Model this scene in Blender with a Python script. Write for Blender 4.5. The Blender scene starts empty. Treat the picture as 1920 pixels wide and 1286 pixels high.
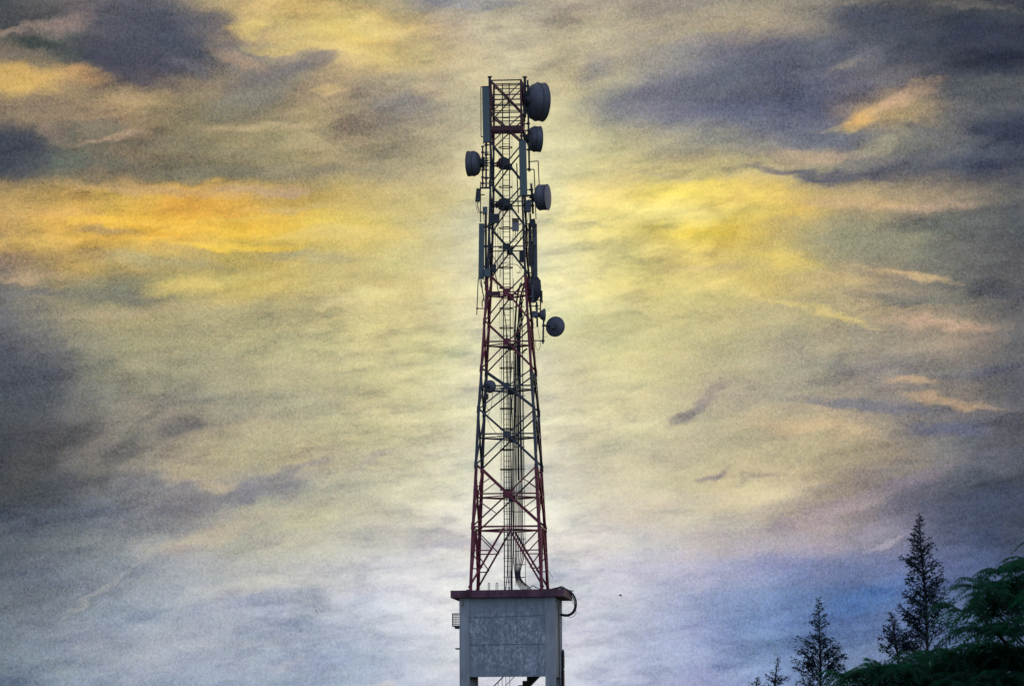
import bpy, math, random
from mathutils import Vector, Matrix
random.seed(7)
C = bpy.context.scene
COL = C.collection
R = math.radians

# ------------------------------------------------------------------ camera
F_PX = 8000.0                       # long lens, in units of the 1920-wide photograph
PITCH = math.atan((1480 - 643) / F_PX)
ROLL = R(0.25)
EYE = Vector((0, 0, 1.6))
cam_d = bpy.data.cameras.new('camera')
cam = bpy.data.objects.new('camera', cam_d); COL.objects.link(cam)
cam_d.sensor_width = 36.0; cam_d.lens = F_PX / 1920 * 36.0
cam_d.clip_start = 0.5; cam_d.clip_end = 20000
fwd = Vector((0, math.cos(PITCH), math.sin(PITCH)))
rt0 = Vector((1, 0, 0)); up0 = rt0.cross(fwd)
rt = rt0 * math.cos(ROLL) - up0 * math.sin(ROLL)
up = rt.cross(fwd)
cam.matrix_world = Matrix.Translation(EYE) @ Matrix((rt, up, -fwd)).transposed().to_4x4()
cam_d.dof.use_dof = True; cam_d.dof.focus_distance = 267; cam_d.dof.aperture_fstop = 6.3
C.camera = cam

def P(px, py, Y):
    """world point on the vertical plane y = Y seen at photograph pixel px, py"""
    d = rt * (px - 960) + up * (643 - py) + fwd * F_PX
    return EYE + d * (Y / d.y)

# ------------------------------------------------------------------ light and exposure
C.view_settings.view_transform = 'Standard'; C.view_settings.look = 'None'
C.view_settings.exposure = 0.0; C.view_settings.gamma = 1.0
SUN_EL, SUN_AZ = R(9.0), R(4.0)     # low behind the clouds, a little to the right of the tower
sun_d = bpy.data.lights.new('sun', 'SUN'); sun_d.energy = 0.7; sun_d.angle = R(12); sun_d.color = (1.0, 0.84, 0.62)
sun = bpy.data.objects.new('sun', sun_d); COL.objects.link(sun)
sdir = Vector((math.sin(SUN_AZ) * math.cos(SUN_EL), math.cos(SUN_AZ) * math.cos(SUN_EL), math.sin(SUN_EL)))
sun.rotation_euler = sdir.to_track_quat('Z', 'Y').to_euler()

def lin(c):
    c = c / 255.0
    return c / 12.92 if c <= 0.04045 else ((c + 0.055) / 1.055) ** 2.4
def rgb(t):
    m = sum(t) / 3.0; k = 0.12 * max(0.0, 1 - m / 170.0)
    lift = [(0, 4), (60, 7), (90, 16), (115, 21), (145, 20), (175, 8), (205, 0), (225, -5), (255, -5)]
    for (a, x), (b, y) in zip(lift, lift[1:]):
        if a <= m <= b: d = x + (y - x) * (m - a) / (b - a); break
    if t[0] - t[2] > 90: d *= 0.4
    if t[2] - t[0] > 36: d *= 0.35
    if m > 135 and 30 < t[0] - t[2] < 140: k = 0.08
    t = [c + (m - c) * k + d for c in t]
    if t[2] > t[0] + 50: t = [t[0] - 3, t[1] + 4, t[2]]
    return (lin(t[0]), lin(t[1]), lin(t[2]), 1.0)

W = bpy.data.worlds.new('World'); C.world = W; W.use_nodes = True
nt = W.node_tree; nt.nodes.clear()
N, L = nt.nodes, nt.links
def mth(op, a, b=None, clamp=False):
    n = N.new('ShaderNodeMath'); n.operation = op; n.use_clamp = clamp
    for i, v in enumerate((a, b)):
        if v is None: continue
        if isinstance(v, (int, float)): n.inputs[i].default_value = v
        else: L.new(v, n.inputs[i])
    return n.outputs[0]
def vmth(op, a, b=None, sc=None):
    n = N.new('ShaderNodeVectorMath'); n.operation = op
    for i, v in enumerate((a, b)):
        if v is None: continue
        if isinstance(v, tuple): n.inputs[i].default_value = v
        else: L.new(v, n.inputs[i])
    if sc is not None: n.inputs['Scale'].default_value = sc
    return n.outputs['Value'] if op in ('LENGTH', 'DOT_PRODUCT', 'DISTANCE') else n.outputs[0]
def mix(f, a, b, mode='MIX'):
    n = N.new('ShaderNodeMix'); n.data_type = 'RGBA'; n.blend_type = mode; n.clamp_result = False
    for s, v in ((n.inputs[0], f), (n.inputs[6], a), (n.inputs[7], b)):
        if isinstance(v, (int, float)): s.default_value = v
        elif isinstance(v, tuple): s.default_value = v
        else: L.new(v, s)
    return n.outputs[2]
def mrange(v, a, b, c, d, kind='SMOOTHSTEP'):
    n = N.new('ShaderNodeMapRange'); n.interpolation_type = kind; n.clamp = True
    L.new(v, n.inputs[0])
    for i, x in enumerate((a, b, c, d)): n.inputs[i + 1].default_value = x
    return n.outputs[0]
def noise(vec, scale, detail, rough=0.5, dist=0.0):
    n = N.new('ShaderNodeTexNoise'); n.noise_dimensions = '3D'
    L.new(vec, n.inputs['Vector']); n.inputs['Scale'].default_value = scale
    n.inputs['Detail'].default_value = detail; n.inputs['Roughness'].default_value = rough
    n.inputs['Distortion'].default_value = dist
    return n.outputs['Fac'], n.outputs['Color']

tc = N.new('ShaderNodeTexCoord').outputs['Generated']
sx = N.new('ShaderNodeSeparateXYZ'); L.new(tc, sx.inputs[0])
AZ = mth('ARCTAN2', sx.outputs[0], sx.outputs[1])
EL = mth('ARCSINE', sx.outputs[2])
# the sky is laid out in azimuth and elevation (8000 units a radian), u to the right and v downwards
U0 = mth('ADD', mth('MULTIPLY', AZ, 8000.0), 960.0)
V0 = mth('SUBTRACT', 643.0 + 8000.0 * PITCH, mth('MULTIPLY', EL, 8000.0))
cmb = N.new('ShaderNodeCombineXYZ'); L.new(U0, cmb.inputs[0]); L.new(V0, cmb.inputs[1])
UV = cmb.outputs[0]
def stretched(sx_, sy_, rot=0.0, off=0.0):
    m = N.new('ShaderNodeMapping'); m.vector_type = 'TEXTURE'; L.new(UV, m.inputs[0])
    m.inputs['Scale'].default_value = (sx_, sy_, 1); m.inputs['Rotation'].default_value = (0, 0, rot)
    m.inputs['Location'].default_value = (off, off * 0.37, 0)
    return m.outputs[0]
def warp(vec, sx_, sy_, amp, rot, off, detail=3):
    _, c = noise(stretched(sx_, sy_, rot, off), 1.0, detail, 0.55)
    d = vmth('SUBTRACT', c, (0.5, 0.5, 0.5))
    d = vmth('MULTIPLY', d, (amp[0], amp[1], 0))
    return vmth('ADD', vec, d)
WUV = warp(UV, 420, 190, (70, 34), R(-6), 311, 2)
WUV = warp(WUV, 130, 60, (80, 40), R(-6), 977, 3)
WUV = warp(WUV, 46, 24, (54, 32), R(-8), 1533, 4)
ws = N.new('ShaderNodeSeparateXYZ'); L.new(WUV, ws.inputs[0])
U, V = mth('PINGPONG', ws.outputs[0], 1920.0), mth('PINGPONG', ws.outputs[1], 1290.0)     # cloud of the same kind goes on all round
fold = N.new('ShaderNodeCombineXYZ'); L.new(U, fold.inputs[0]); L.new(V, fold.inputs[1]); WUV = fold.outputs[0]

SKY = """60,64,72|100,90,90|85,84,92|120,110,95|185,158,98|190,162,98|150,138,102|125,120,115|140,132,115|152,140,120|142,132,118|130,122,112|130,124,106|110,108,100|80,80,80|72,76,80|60,64,75
68,72,76|105,95,95|78,80,90|75,76,88|170,145,100|215,190,115|215,185,110|175,155,120|160,148,120|165,152,122|158,146,122|150,138,115|140,128,108|100,98,98|70,74,82|58,62,72|55,60,70
110,98,84|72,78,76|68,70,82|80,82,90|130,120,105|165,145,105|205,180,115|190,170,125|180,165,130|180,165,130|150,142,125|115,112,115|90,90,102|78,80,95|66,70,84|52,56,70|48,52,68
205,170,95|150,125,85|80,75,80|125,108,88|110,103,90|150,130,100|160,142,110|170,155,120|190,175,130|185,172,130|140,135,125|100,100,115|85,87,105|82,84,102|95,92,98|70,74,84|55,60,74
125,108,85|130,110,85|140,118,85|115,105,80|120,110,85|150,132,98|130,118,100|150,140,115|200,190,140|190,182,140|128,125,125|95,98,118|85,88,110|90,88,100|160,135,95|100,96,92|75,78,85
62,66,76|90,90,80|110,98,78|118,108,82|130,118,85|150,135,98|140,128,100|165,152,115|205,195,145|200,192,145|165,155,120|140,135,115|110,110,110|95,98,110|110,108,98|80,84,92|52,60,78
60,68,76|100,95,80|120,105,80|112,104,78|118,110,82|145,132,95|150,138,105|185,172,128|215,206,152|215,205,150|205,190,128|185,168,110|165,150,105|120,115,100|100,98,98|75,78,90|58,64,80
170,138,80|190,152,80|205,165,75|220,170,70|205,165,80|190,160,85|190,170,105|205,190,130|220,212,158|230,215,145|235,212,115|240,212,90|222,190,85|175,150,95|155,135,100|120,108,90|75,78,82
180,145,85|225,180,85|225,175,65|224,176,66|230,190,76|225,195,90|215,195,110|205,195,145|222,215,165|238,222,145|240,220,120|235,205,90|195,170,95|155,142,98|125,118,95|95,96,90|68,72,80
150,125,95|190,155,85|190,160,85|175,152,85|190,165,85|185,165,95|195,180,115|205,195,145|222,215,168|232,220,155|228,210,130|220,195,110|200,180,105|150,138,100|115,112,95|95,95,90|75,76,80
100,95,90|125,118,90|115,112,85|165,150,90|205,182,100|190,172,105|200,182,120|215,200,140|225,218,165|228,218,155|215,200,125|215,195,120|205,182,110|170,150,105|130,118,98|95,95,90|80,80,84
88,90,95|128,122,98|150,138,100|160,148,105|170,158,110|185,172,120|205,190,130|212,200,145|225,218,168|225,218,158|208,198,135|195,182,122|175,162,115|160,146,108|150,132,105|120,110,95|82,82,85
82,85,92|110,108,98|135,130,98|150,144,105|165,158,112|180,172,122|198,188,132|212,204,150|225,218,172|222,215,162|208,198,140|185,175,125|160,152,118|145,136,110|135,125,108|125,112,98|88,88,90
72,76,85|95,95,95|130,126,102|140,136,108|158,152,115|175,168,125|192,184,135|210,204,155|225,218,178|222,214,168|205,196,145|180,170,128|155,148,120|135,128,112|120,115,108|110,105,100|85,86,92
66,72,80|88,90,92|120,116,102|130,125,108|150,145,118|170,164,128|190,182,138|208,202,160|226,220,182|222,214,172|205,195,150|170,158,130|150,142,122|140,130,112|120,114,108|120,110,100|80,82,90
62,66,72|85,84,86|115,110,100|130,122,105|160,150,118|175,168,128|190,182,140|208,202,165|226,222,188|224,216,180|205,196,155|182,172,138|172,158,122|168,150,118|130,120,108|95,95,100|78,80,85
60,64,72|90,88,88|118,112,102|150,140,115|168,158,120|165,156,125|180,172,140|208,202,170|228,222,192|224,216,184|205,196,160|190,180,145|180,168,130|165,152,122|140,128,112|100,100,108|72,76,88
58,62,74|80,80,86|110,106,104|125,118,112|135,128,118|160,152,130|190,182,150|212,206,178|230,224,200|224,216,190|208,200,168|200,188,148|195,180,145|155,140,122|110,104,115|75,80,95|62,66,82
72,76,82|82,84,88|105,104,106|135,128,118|160,150,125|180,170,135|195,186,160|214,208,190|232,226,210|226,218,200|208,200,180|200,190,165|180,168,150|145,132,132|100,98,118|68,75,98|58,64,82
80,82,84|96,97,98|122,120,118|150,144,134|175,166,146|190,182,160|200,192,178|216,210,202|232,226,216|225,218,210|205,200,196|190,182,178|165,158,165|145,138,155|118,118,145|82,92,125|62,72,98
80,84,88|100,103,106|126,126,126|150,148,146|180,174,162|200,194,182|206,200,196|218,214,212|228,226,222|220,216,218|198,196,206|170,170,192|140,146,180|112,124,170|105,118,165|88,102,148|72,88,130
88,92,97|106,110,114|130,134,138|140,142,150|160,162,168|180,180,182|198,196,200|212,210,212|222,222,222|212,212,218|176,182,200|142,154,186|118,134,178|88,108,165|90,108,165|85,100,150|75,90,135
100,106,112|122,126,130|142,144,150|158,158,162|165,166,172|165,170,180|188,190,198|205,206,212|215,216,222|205,206,216|165,174,196|138,150,186|112,130,178|90,110,170|100,115,170|88,102,152|78,92,138
100,108,116|118,124,132|140,144,152|145,148,158|150,156,166|155,162,176|175,180,192|200,202,210|210,212,218|200,202,214|165,174,198|142,154,190|122,138,182|112,128,178|110,122,172|90,104,152|80,94,140
88,98,110|105,114,126|128,134,146|130,138,152|138,146,160|150,158,172|172,178,192|198,200,210|208,210,216|195,198,212|165,172,198|148,156,192|130,144,186|120,134,182|112,124,172|92,106,152|82,96,140"""
rows = [[tuple(float(x) for x in c.split(',')) for c in r.split('|')] for r in SKY.split('\n')]
for i in range(17, len(rows)): rows[i] = [(a - 3, b_ + 2, c + 8) if q < 7 else (a, b_, c) for q, (a, b_, c) in enumerate(rows[i])]
for i in range(20, len(rows)): rows[i] = [(a - 1, b_, c + 3) if a > c - 20 else (a, b_, c) for a, b_, c in rows[i]]
for i in range(12, 20): rows[i][9] = tuple(c * 0.93 for c in rows[i][9]); rows[i][8] = tuple(c * 0.97 for c in rows[i][8])
for i in range(16, len(rows)):
    for q in range(13, 17): rows[i][q] = tuple(c * f for c, f in zip(rows[i][q], (0.94, 0.94, 0.91)))
fu = mth('DIVIDE', U, 1920.0, True)
fv = mth('DIVIDE', V, 1286.0 / (len(rows) - 1))
sky = None
for i, r in enumerate(rows):
    rp = N.new('ShaderNodeValToRGB'); L.new(fu, rp.inputs[0]); e = rp.color_ramp
    e.interpolation = 'CARDINAL'
    while len(e.elements) < len(r): e.elements.new(0.5)
    for k, c in enumerate(r):
        e.elements[k].position = k / (len(r) - 1)
    for k, c in enumerate(r): e.elements[k].color = rgb(c)
    sky = rp.outputs[0] if sky is None else mix(mrange(fv, i - 1, i, 0, 1, 'SMOOTHSTEP'), sky, rp.outputs[0])

# single cloud banks and bright rifts: centre u, v, half length, half height, tilt, colour, strength
CLOUDS = [
 (60,30,90,40,0,(64,68,72),.6), (270,42,110,50,-4,(70,73,86),.75), (400,40,60,30,10,(80,82,92),.6), (120,52,65,17,-14,(132,112,104),.6), (30,62,70,8,-12,(146,126,110),.55),
 (60,90,50,14,8,(56,66,64),.8), (120,78,60,16,0,(72,80,76),.6), (215,112,85,38,12,(62,64,80),.9), (290,120,70,26,12,(70,72,86),.7), (345,128,45,14,24,(92,92,100),.6), (176,158,13,30,0,(72,72,80),.8),
 (35,152,85,24,5,(208,168,94),.85), (150,150,50,20,15,(184,142,90),.6), (80,205,110,14,4,(122,104,86),.5), (240,195,60,26,0,(166,140,98),.6), (430,112,60,14,15,(158,132,106),.6),
 (520,138,90,22,-22,(102,98,98),.8), (470,182,110,24,-18,(116,112,100),.65), (610,105,40,10,-10,(112,104,106),.5), (620,170,42,9,-5,(196,170,114),.7),
 (20,285,75,44,0,(58,63,78),.8), (120,300,100,18,4,(84,92,84),.7), (170,240,70,12,6,(96,92,84),.5), (205,257,75,9,-6,(158,130,106),.65), (90,250,30,14,30,(130,112,96),.5),
 (380,325,200,17,2,(108,104,86),.65), (560,322,120,14,0,(124,116,94),.6), (330,275,90,14,-4,(112,106,86),.5), (500,238,130,10,-3,(164,144,106),.55), (600,265,110,18,0,(166,148,110),.5), (480,290,100,9,0,(132,122,94),.5),
 (770,195,85,17,0,(122,117,112),.7), (700,160,70,14,-6,(148,136,112),.5), (800,240,60,12,0,(178,164,122),.5), (690,225,60,9,0,(176,156,116),.4),
 (475,52,48,17,-10,(228,200,120),.85), (560,28,70,13,0,(206,176,108),.7), (640,14,80,10,6,(184,154,100),.6), (700,48,75,20,16,(228,204,128),.75), (770,72,55,15,14,(206,186,130),.5), (545,72,70,7,5,(190,160,102),.5), (620,86,95,13,3,(224,198,124),.75), (520,92,60,10,0,(214,186,116),.6), (880,6,130,11,0,(122,120,126),.75), (960,22,90,10,0,(160,146,124),.4),
 (300,360,260,9,2,(178,142,96),.5), (485,362,85,9,2,(172,142,108),.6), (545,360,45,10,-4,(168,138,108),.6), (400,402,150,20,2,(222,166,72),.65), (300,425,200,8,4,(234,190,82),.75), (455,465,115,8,5,(238,200,86),.85), (470,415,65,7,0,(238,202,96),.6), (640,440,150,13,0,(230,204,122),.6), (560,395,100,10,-2,(206,180,112),.5),
 (190,437,62,10,2,(168,138,84),.75), (100,405,90,8,0,(190,150,88),.5), (55,462,75,18,0,(232,190,96),.7), (290,492,160,13,2,(158,144,96),.85), (590,484,110,13,-2,(170,158,106),.75), (150,480,70,10,5,(206,168,96),.5),
 (380,530,95,18,-8,(216,194,112),.75), (445,518,65,10,0,(218,198,118),.6), (210,550,110,18,4,(112,110,94),.75), (55,545,70,12,-8,(94,96,98),.6), (50,518,80,7,-5,(168,140,104),.5), (700,552,80,11,-6,(224,212,146),.55), (640,570,60,5,-2,(228,212,156),.5), (180,586,120,11,0,(158,144,114),.5), (330,600,100,9,2,(172,160,116),.4), (600,520,80,14,0,(182,168,116),.4),
 (1290,178,165,50,-8,(90,93,108),.8), (1470,150,150,56,-14,(82,86,102),.75), (1450,240,95,24,0,(92,95,112),.75), (1190,215,70,26,-10,(112,112,120),.6), (1110,132,40,26,-50,(132,128,124),.65), (1660,55,115,30,10,(64,69,84),.85), (1640,112,60,20,-20,(100,100,108),.55), (1600,128,45,8,-20,(128,118,112),.5), (1840,72,105,26,0,(48,54,72),.8), (1900,105,50,14,0,(44,50,68),.7),
 (1240,42,150,12,-8,(160,147,120),.6), (1420,22,120,10,-4,(140,130,112),.5), (1560,18,80,9,0,(132,122,106),.5), (1820,22,80,8,12,(98,94,88),.5), (1300,72,120,9,-8,(152,144,112),.45),
 (1625,222,48,17,-17,(208,168,102),.9), (1705,190,75,17,-16,(180,146,112),.85), (1600,238,60,10,-10,(152,140,104),.6), (1880,168,70,20,0,(84,88,90),.5), (1890,245,80,34,-8,(52,60,78),.75), (1850,308,95,24,-14,(70,77,92),.75), (1770,255,80,12,8,(92,92,96),.5),
 (1650,285,65,13,-10,(154,146,116),.55), (1530,296,90,13,4,(170,144,112),.6), (1540,329,180,9,4,(88,86,96),.85), (1690,318,110,15,-12,(80,84,94),.65), (1400,315,80,9,5,(160,148,112),.4),
 (1335,388,120,32,-4,(230,208,112),.8), (1480,390,75,18,2,(226,190,96),.65), (1400,362,90,9,3,(222,196,104),.5), (1250,405,100,26,0,(234,220,140),.6), (1280,332,80,6,8,(182,162,120),.45), (1190,342,60,5,4,(196,176,124),.4), (1380,372,40,5,-10,(206,172,90),.5),
 (1620,385,155,13,2,(192,160,112),.7), (1760,396,85,11,0,(168,140,116),.55), (1620,455,140,32,4,(124,123,100),.7), (1800,430,110,18,0,(92,95,92),.5), (1470,487,65,18,12,(228,200,104),.7), (1330,505,100,9,0,(196,172,116),.5), (1360,480,60,8,8,(200,176,112),.4), (1100,425,42,6,3,(206,190,128),.6), (1250,470,120,8,0,(232,214,140),.4),
 (1700,522,95,7,10,(192,162,116),.65), (1560,530,90,14,6,(206,180,120),.5), (1530,590,115,8,17,(220,198,126),.65), (1420,560,80,8,20,(214,192,124),.5), (1760,612,105,12,3,(176,144,116),.65), (1730,572,120,13,4,(98,100,96),.65), (1900,510,50,5,-6,(150,122,102),.4), (1880,560,60,10,3,(74,78,88),.5), (1480,615,90,7,0,(160,152,116),.4),
 (40,700,70,110,0,(74,78,88),.5), (268,795,44,8,-48,(110,105,102),.75), (345,796,42,12,-16,(104,100,104),.8), (410,785,60,8,-12,(132,126,118),.5), (230,850,62,13,-38,(96,94,98),.8), (192,892,34,20,-30,(84,84,90),.65), (75,862,95,24,-32,(72,73,82),.8), (40,915,90,24,-10,(64,67,80),.65), (120,905,60,22,-20,(72,74,86),.5),
 (300,820,70,10,-35,(150,140,118),.4), (350,880,75,15,-4,(182,168,130),.55), (400,905,55,11,0,(184,168,130),.5), (335,940,75,24,-4,(108,106,118),.8), (470,922,80,15,-14,(114,112,126),.8), (525,895,40,12,-40,(120,116,124),.65), (580,866,52,11,-10,(140,133,128),.65), (690,860,52,12,-25,(160,149,138),.55), (620,840,80,8,-14,(170,160,136),.4),
 (400,1000,110,20,-18,(192,178,148),.5), (500,1012,62,8,-10,(154,149,138),.65), (560,980,60,10,-14,(202,194,158),.45), (470,1092,115,18,-12,(208,205,196),.55), (300,1060,80,10,-30,(160,154,146),.4), (140,1130,110,14,-18,(98,107,117),.6), (260,1152,62,9,-16,(110,122,144),.6), (60,1118,90,18,-15,(86,93,100),.5), (185,1108,95,7,-38,(146,149,150),.5), (320,1150,70,8,-15,(136,144,162),.5),
 (560,1182,180,14,0,(150,160,178),.6), (540,1232,52,12,-10,(186,187,197),.6), (690,1280,42,6,0,(208,200,200),.6), (400,1200,110,12,-4,(168,172,180),.5), (240,1235,60,9,-22,(148,154,166),.5), (760,1130,100,14,-6,(206,206,212),.4), (820,1030,70,10,-8,(196,194,204),.5), (740,1050,80,10,-14,(190,188,196),.4),
 (1290,780,54,13,-26,(118,109,108),.8), (1330,745,36,9,-40,(138,127,118),.6), (1300,705,24,22,0,(160,150,124),.4), (1640,766,165,11,3,(102,101,114),.75), (1790,812,85,13,12,(86,87,110),.75), (1720,720,62,9,-4,(182,152,114),.65), (1780,757,95,10,8,(182,150,114),.65), (1540,810,120,16,2,(196,170,130),.6), (1860,700,90,12,0,(96,96,108),.5), (1600,700,120,10,3,(124,120,116),.45),
 (1342,890,36,8,-20,(128,116,118),.75), (1420,896,50,5,-10,(148,137,122),.6), (1488,880,30,5,-30,(148,138,118),.5), (1552,916,24,6,0,(132,122,124),.5), (1420,938,110,20,-10,(212,199,158),.65), (1560,960,110,18,-16,(152,135,142),.5), (1700,905,100,18,-20,(118,108,122),.5), (1850,960,120,34,-20,(60,70,96),.6), (1860,880,95,26,-20,(80,84,98),.5), (1650,1027,42,7,-25,(164,160,172),.6),
 (1150,990,90,12,-4,(190,188,194),.4), (1620,1130,75,34,-20,(78,110,172),.55), (1300,1150,160,16,-4,(136,156,190),.4), (1440,1080,110,12,-8,(150,154,186),.4), (1180,1250,90,10,0,(196,198,212),.35), (1480,1210,80,20,-6,(108,134,182),.4),
]
grp = bpy.data.node_groups.new('cloud_banks', 'ShaderNodeTree')
for nm, kind in (('uv', 'NodeSocketVector'), ('sky', 'NodeSocketColor')): grp.interface.new_socket(nm, in_out='INPUT', socket_type=kind)
grp.interface.new_socket('sky', in_out='OUTPUT', socket_type='NodeSocketColor')
N_, L_ = N, L
N, L = grp.nodes, grp.links
CLOUDS = [(u, v, a * 1.2, b * 1.45, r, (c[0] - 3, c[1] - 2, c[2] - 9), min(1, q * 1.15)) if u < 720 and 740 < v < 960 and sum(c) < 380 else (u, v, a, b, r, c, q) for u, v, a, b, r, c, q in CLOUDS]
gi, go = N.new('NodeGroupInput'), N.new('NodeGroupOutput')
ANG = [-46, -37, -27, -19, -13, -7, -2, 4, 10, 17, 26]
ASP = [1.5, 2.5, 4.0, 6.5, 10.0, 16.0]
acc = gi.outputs[1]
near = lambda v, lst: min(lst, key=lambda q: abs(q - v))
sets = {}
for c in CLOUDS:
    if c[6] > 0.4: sets.setdefault(near(c[4], ANG), []).append(c)
for a in (4, -2, -7, 10, -13, -19, 17, -27, 26, -37, -46):
    # the tiny term only makes the sets run one after another (all at once they overrun the shader stack)
    ch = N.new('ShaderNodeVectorMath'); ch.operation = 'MULTIPLY_ADD'; L.new(acc, ch.inputs[0]); ch.inputs[1].default_value = (1e-5, 1e-5, 1e-5); L.new(gi.outputs[0], ch.inputs[2])
    ca, sa = math.cos(R(a)), math.sin(R(a)); turned = {}
    for cu, cv, ru, rv, ang, col, st in sets.get(a, []):
        q = min(ASP, key=lambda x: abs(math.log(x * rv / ru)))
        if q not in turned:
            m = N.new('ShaderNodeMapping'); m.vector_type = 'TEXTURE'; L.new(ch.outputs[0], m.inputs[0])
            m.inputs['Rotation'].default_value = (0, 0, R(a)); m.inputs['Scale'].default_value = (1, 1 / q, 1); turned[q] = m.outputs[0]
        r = math.sqrt(ru * rv * q)
        d = vmth('DISTANCE', turned[q], (cu * ca + cv * sa, (cv * ca - cu * sa) * q, 0))
        acc = mix(mrange(d, 0.30 * r, 1.42 * r, min(1.0, st * 1.12), 0.0), acc, rgb(col))
L.new(acc, go.inputs[0])
N, L = N_, L_
gn = N.new('ShaderNodeGroup'); gn.node_tree = grp
L.new(WUV, gn.inputs[0]); L.new(sky, gn.inputs[1]); sky = gn.outputs[0]
# pale halo glow behind tower and block, painted into the sky colour
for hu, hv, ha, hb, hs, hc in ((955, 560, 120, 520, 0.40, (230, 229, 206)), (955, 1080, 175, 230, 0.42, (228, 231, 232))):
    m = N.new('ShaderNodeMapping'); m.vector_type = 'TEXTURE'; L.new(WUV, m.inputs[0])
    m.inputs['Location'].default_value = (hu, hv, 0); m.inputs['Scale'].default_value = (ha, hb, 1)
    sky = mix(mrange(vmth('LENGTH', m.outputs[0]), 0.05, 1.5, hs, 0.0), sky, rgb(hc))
# wispy structure: fine streaks of thicker and thinner cloud
f1, _ = noise(stretched(250, 80, R(-5), 71), 1.0, 5, 0.56)
f2, _ = noise(stretched(84, 30, R(-8), 433), 1.0, 4, 0.58)
calm, _ = noise(stretched(520, 260, 0, 90), 1.0, 1, 0.5)
act = mrange(calm, 0.36, 0.60, 0.55, 1.15)
def lum(t, a): return mth('MULTIPLY', t, a)
k = mth('ADD', mth('ADD', lum(mrange(f1, 0.51, 0.62, 0, 1), 0.15), lum(mrange(f1, 0.48, 0.37, 0, 1), -0.20)),
        mth('ADD', lum(mrange(f2, 0.51, 0.61, 0, 1), 0.10), lum(mrange(f2, 0.48, 0.38, 0, 1), -0.14)))
k = mth('MULTIPLY', k, act)
kv = N.new('ShaderNodeCombineXYZ')
for i, kk in enumerate((1.0, 0.95, 0.74)): L.new(mth('ADD', mth('MULTIPLY', k, kk), 1.0), kv.inputs[i])
def voro(scale, off):
    v = N.new('ShaderNodeTexVoronoi'); v.voronoi_dimensions = '2D'; v.feature = 'F1'
    L.new(stretched(1, 1, R(31), off), v.inputs['Vector']); v.inputs['Scale'].default_value = scale
    return vmth('SUBTRACT', v.outputs['Color'], (0.5, 0.5, 0.5))
# fine mottling, stronger in the thick cloud than in the bright gaps
va, vb = voro(0.36, 17), voro(0.24, 4051)
l1 = vmth('DOT_PRODUCT', va, (0.34, 0.34, 0.34)); l2 = vmth('DOT_PRODUCT', vb, (0.34, 0.34, 0.34))
lv_ = mth('ADD', mth('MULTIPLY', l1, 1.0), mth('MULTIPLY', l2, 0.20))
gv = N.new('ShaderNodeCombineXYZ')
for i in range(3): L.new(lv_, gv.inputs[i])
grain = vmth('ADD', gv.outputs[0], vmth('MULTIPLY', va, (0.20, 0.15, 0.24)))
bright = vmth('DOT_PRODUCT', sky, (0.3, 0.5, 0.2))
gs_ = mrange(bright, 0.05, 0.75, 0.60, 0.14)
gsv = N.new('ShaderNodeCombineXYZ')
for i in range(3): L.new(gs_, gsv.inputs[i])
grain = vmth('MULTIPLY', grain, gsv.outputs[0])
hue_f, hue_c = noise(stretched(120, 55, R(-5), 219), 1.0, 4, 0.6)
hue = vmth('MULTIPLY', vmth('SUBTRACT', hue_c, (0.5, 0.5, 0.5)), (0.15, 0.10, 0.15))
mod = vmth('ADD', vmth('ADD', kv.outputs[0], hue), grain)
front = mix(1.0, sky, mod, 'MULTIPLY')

# the rest of the dome: clear dusk sky under broken pale cloud, bluer and brighter away from the sunset
nish = N.new('ShaderNodeTexSky'); nish.sky_type = 'NISHITA'; nish.sun_disc = False
nish.sun_elevation = SUN_EL; nish.sun_rotation = SUN_AZ
nb = mix(1.0, nish.outputs[0], (0.05, 0.05, 0.05, 1), 'MULTIPLY')
cf, _ = noise(tc, 3.0, 6, 0.6, 0.3)
side = mrange(sx.outputs[1], 0.6, -0.5, 0, 1)
veil = mix(side, (0.34, 0.31, 0.27, 1), (0.36, 0.47, 0.74, 1))
veil = mix(mrange(cf, 0.35, 0.7, 0.0, 1.0), mix(1.0, veil, (0.7, 0.75, 0.85, 1), 'MULTIPLY'), mix(1.0, veil, (1.3, 1.25, 1.15, 1), 'MULTIPLY'))
rest = mix(1.0, veil, nb, 'ADD')
du = mrange(mth('ABSOLUTE', mth('SUBTRACT', U0, 960.0)), 1150, 2600, 1, 0)
dv = mrange(V0, -1400, -200, 0, 1)
inside = mth('MULTIPLY', du, dv)
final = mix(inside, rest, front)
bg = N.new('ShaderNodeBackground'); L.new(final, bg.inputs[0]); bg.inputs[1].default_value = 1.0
wo = N.new('ShaderNodeOutputWorld'); L.new(bg.outputs[0], wo.inputs[0])
C.cycles.max_bounces = 5; C.cycles.diffuse_bounces = 2; C.cycles.caustics_reflective = False; C.cycles.caustics_refractive = False
W.cycles.sampling_method = 'MANUAL'; W.cycles.sample_map_resolution = 512

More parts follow.
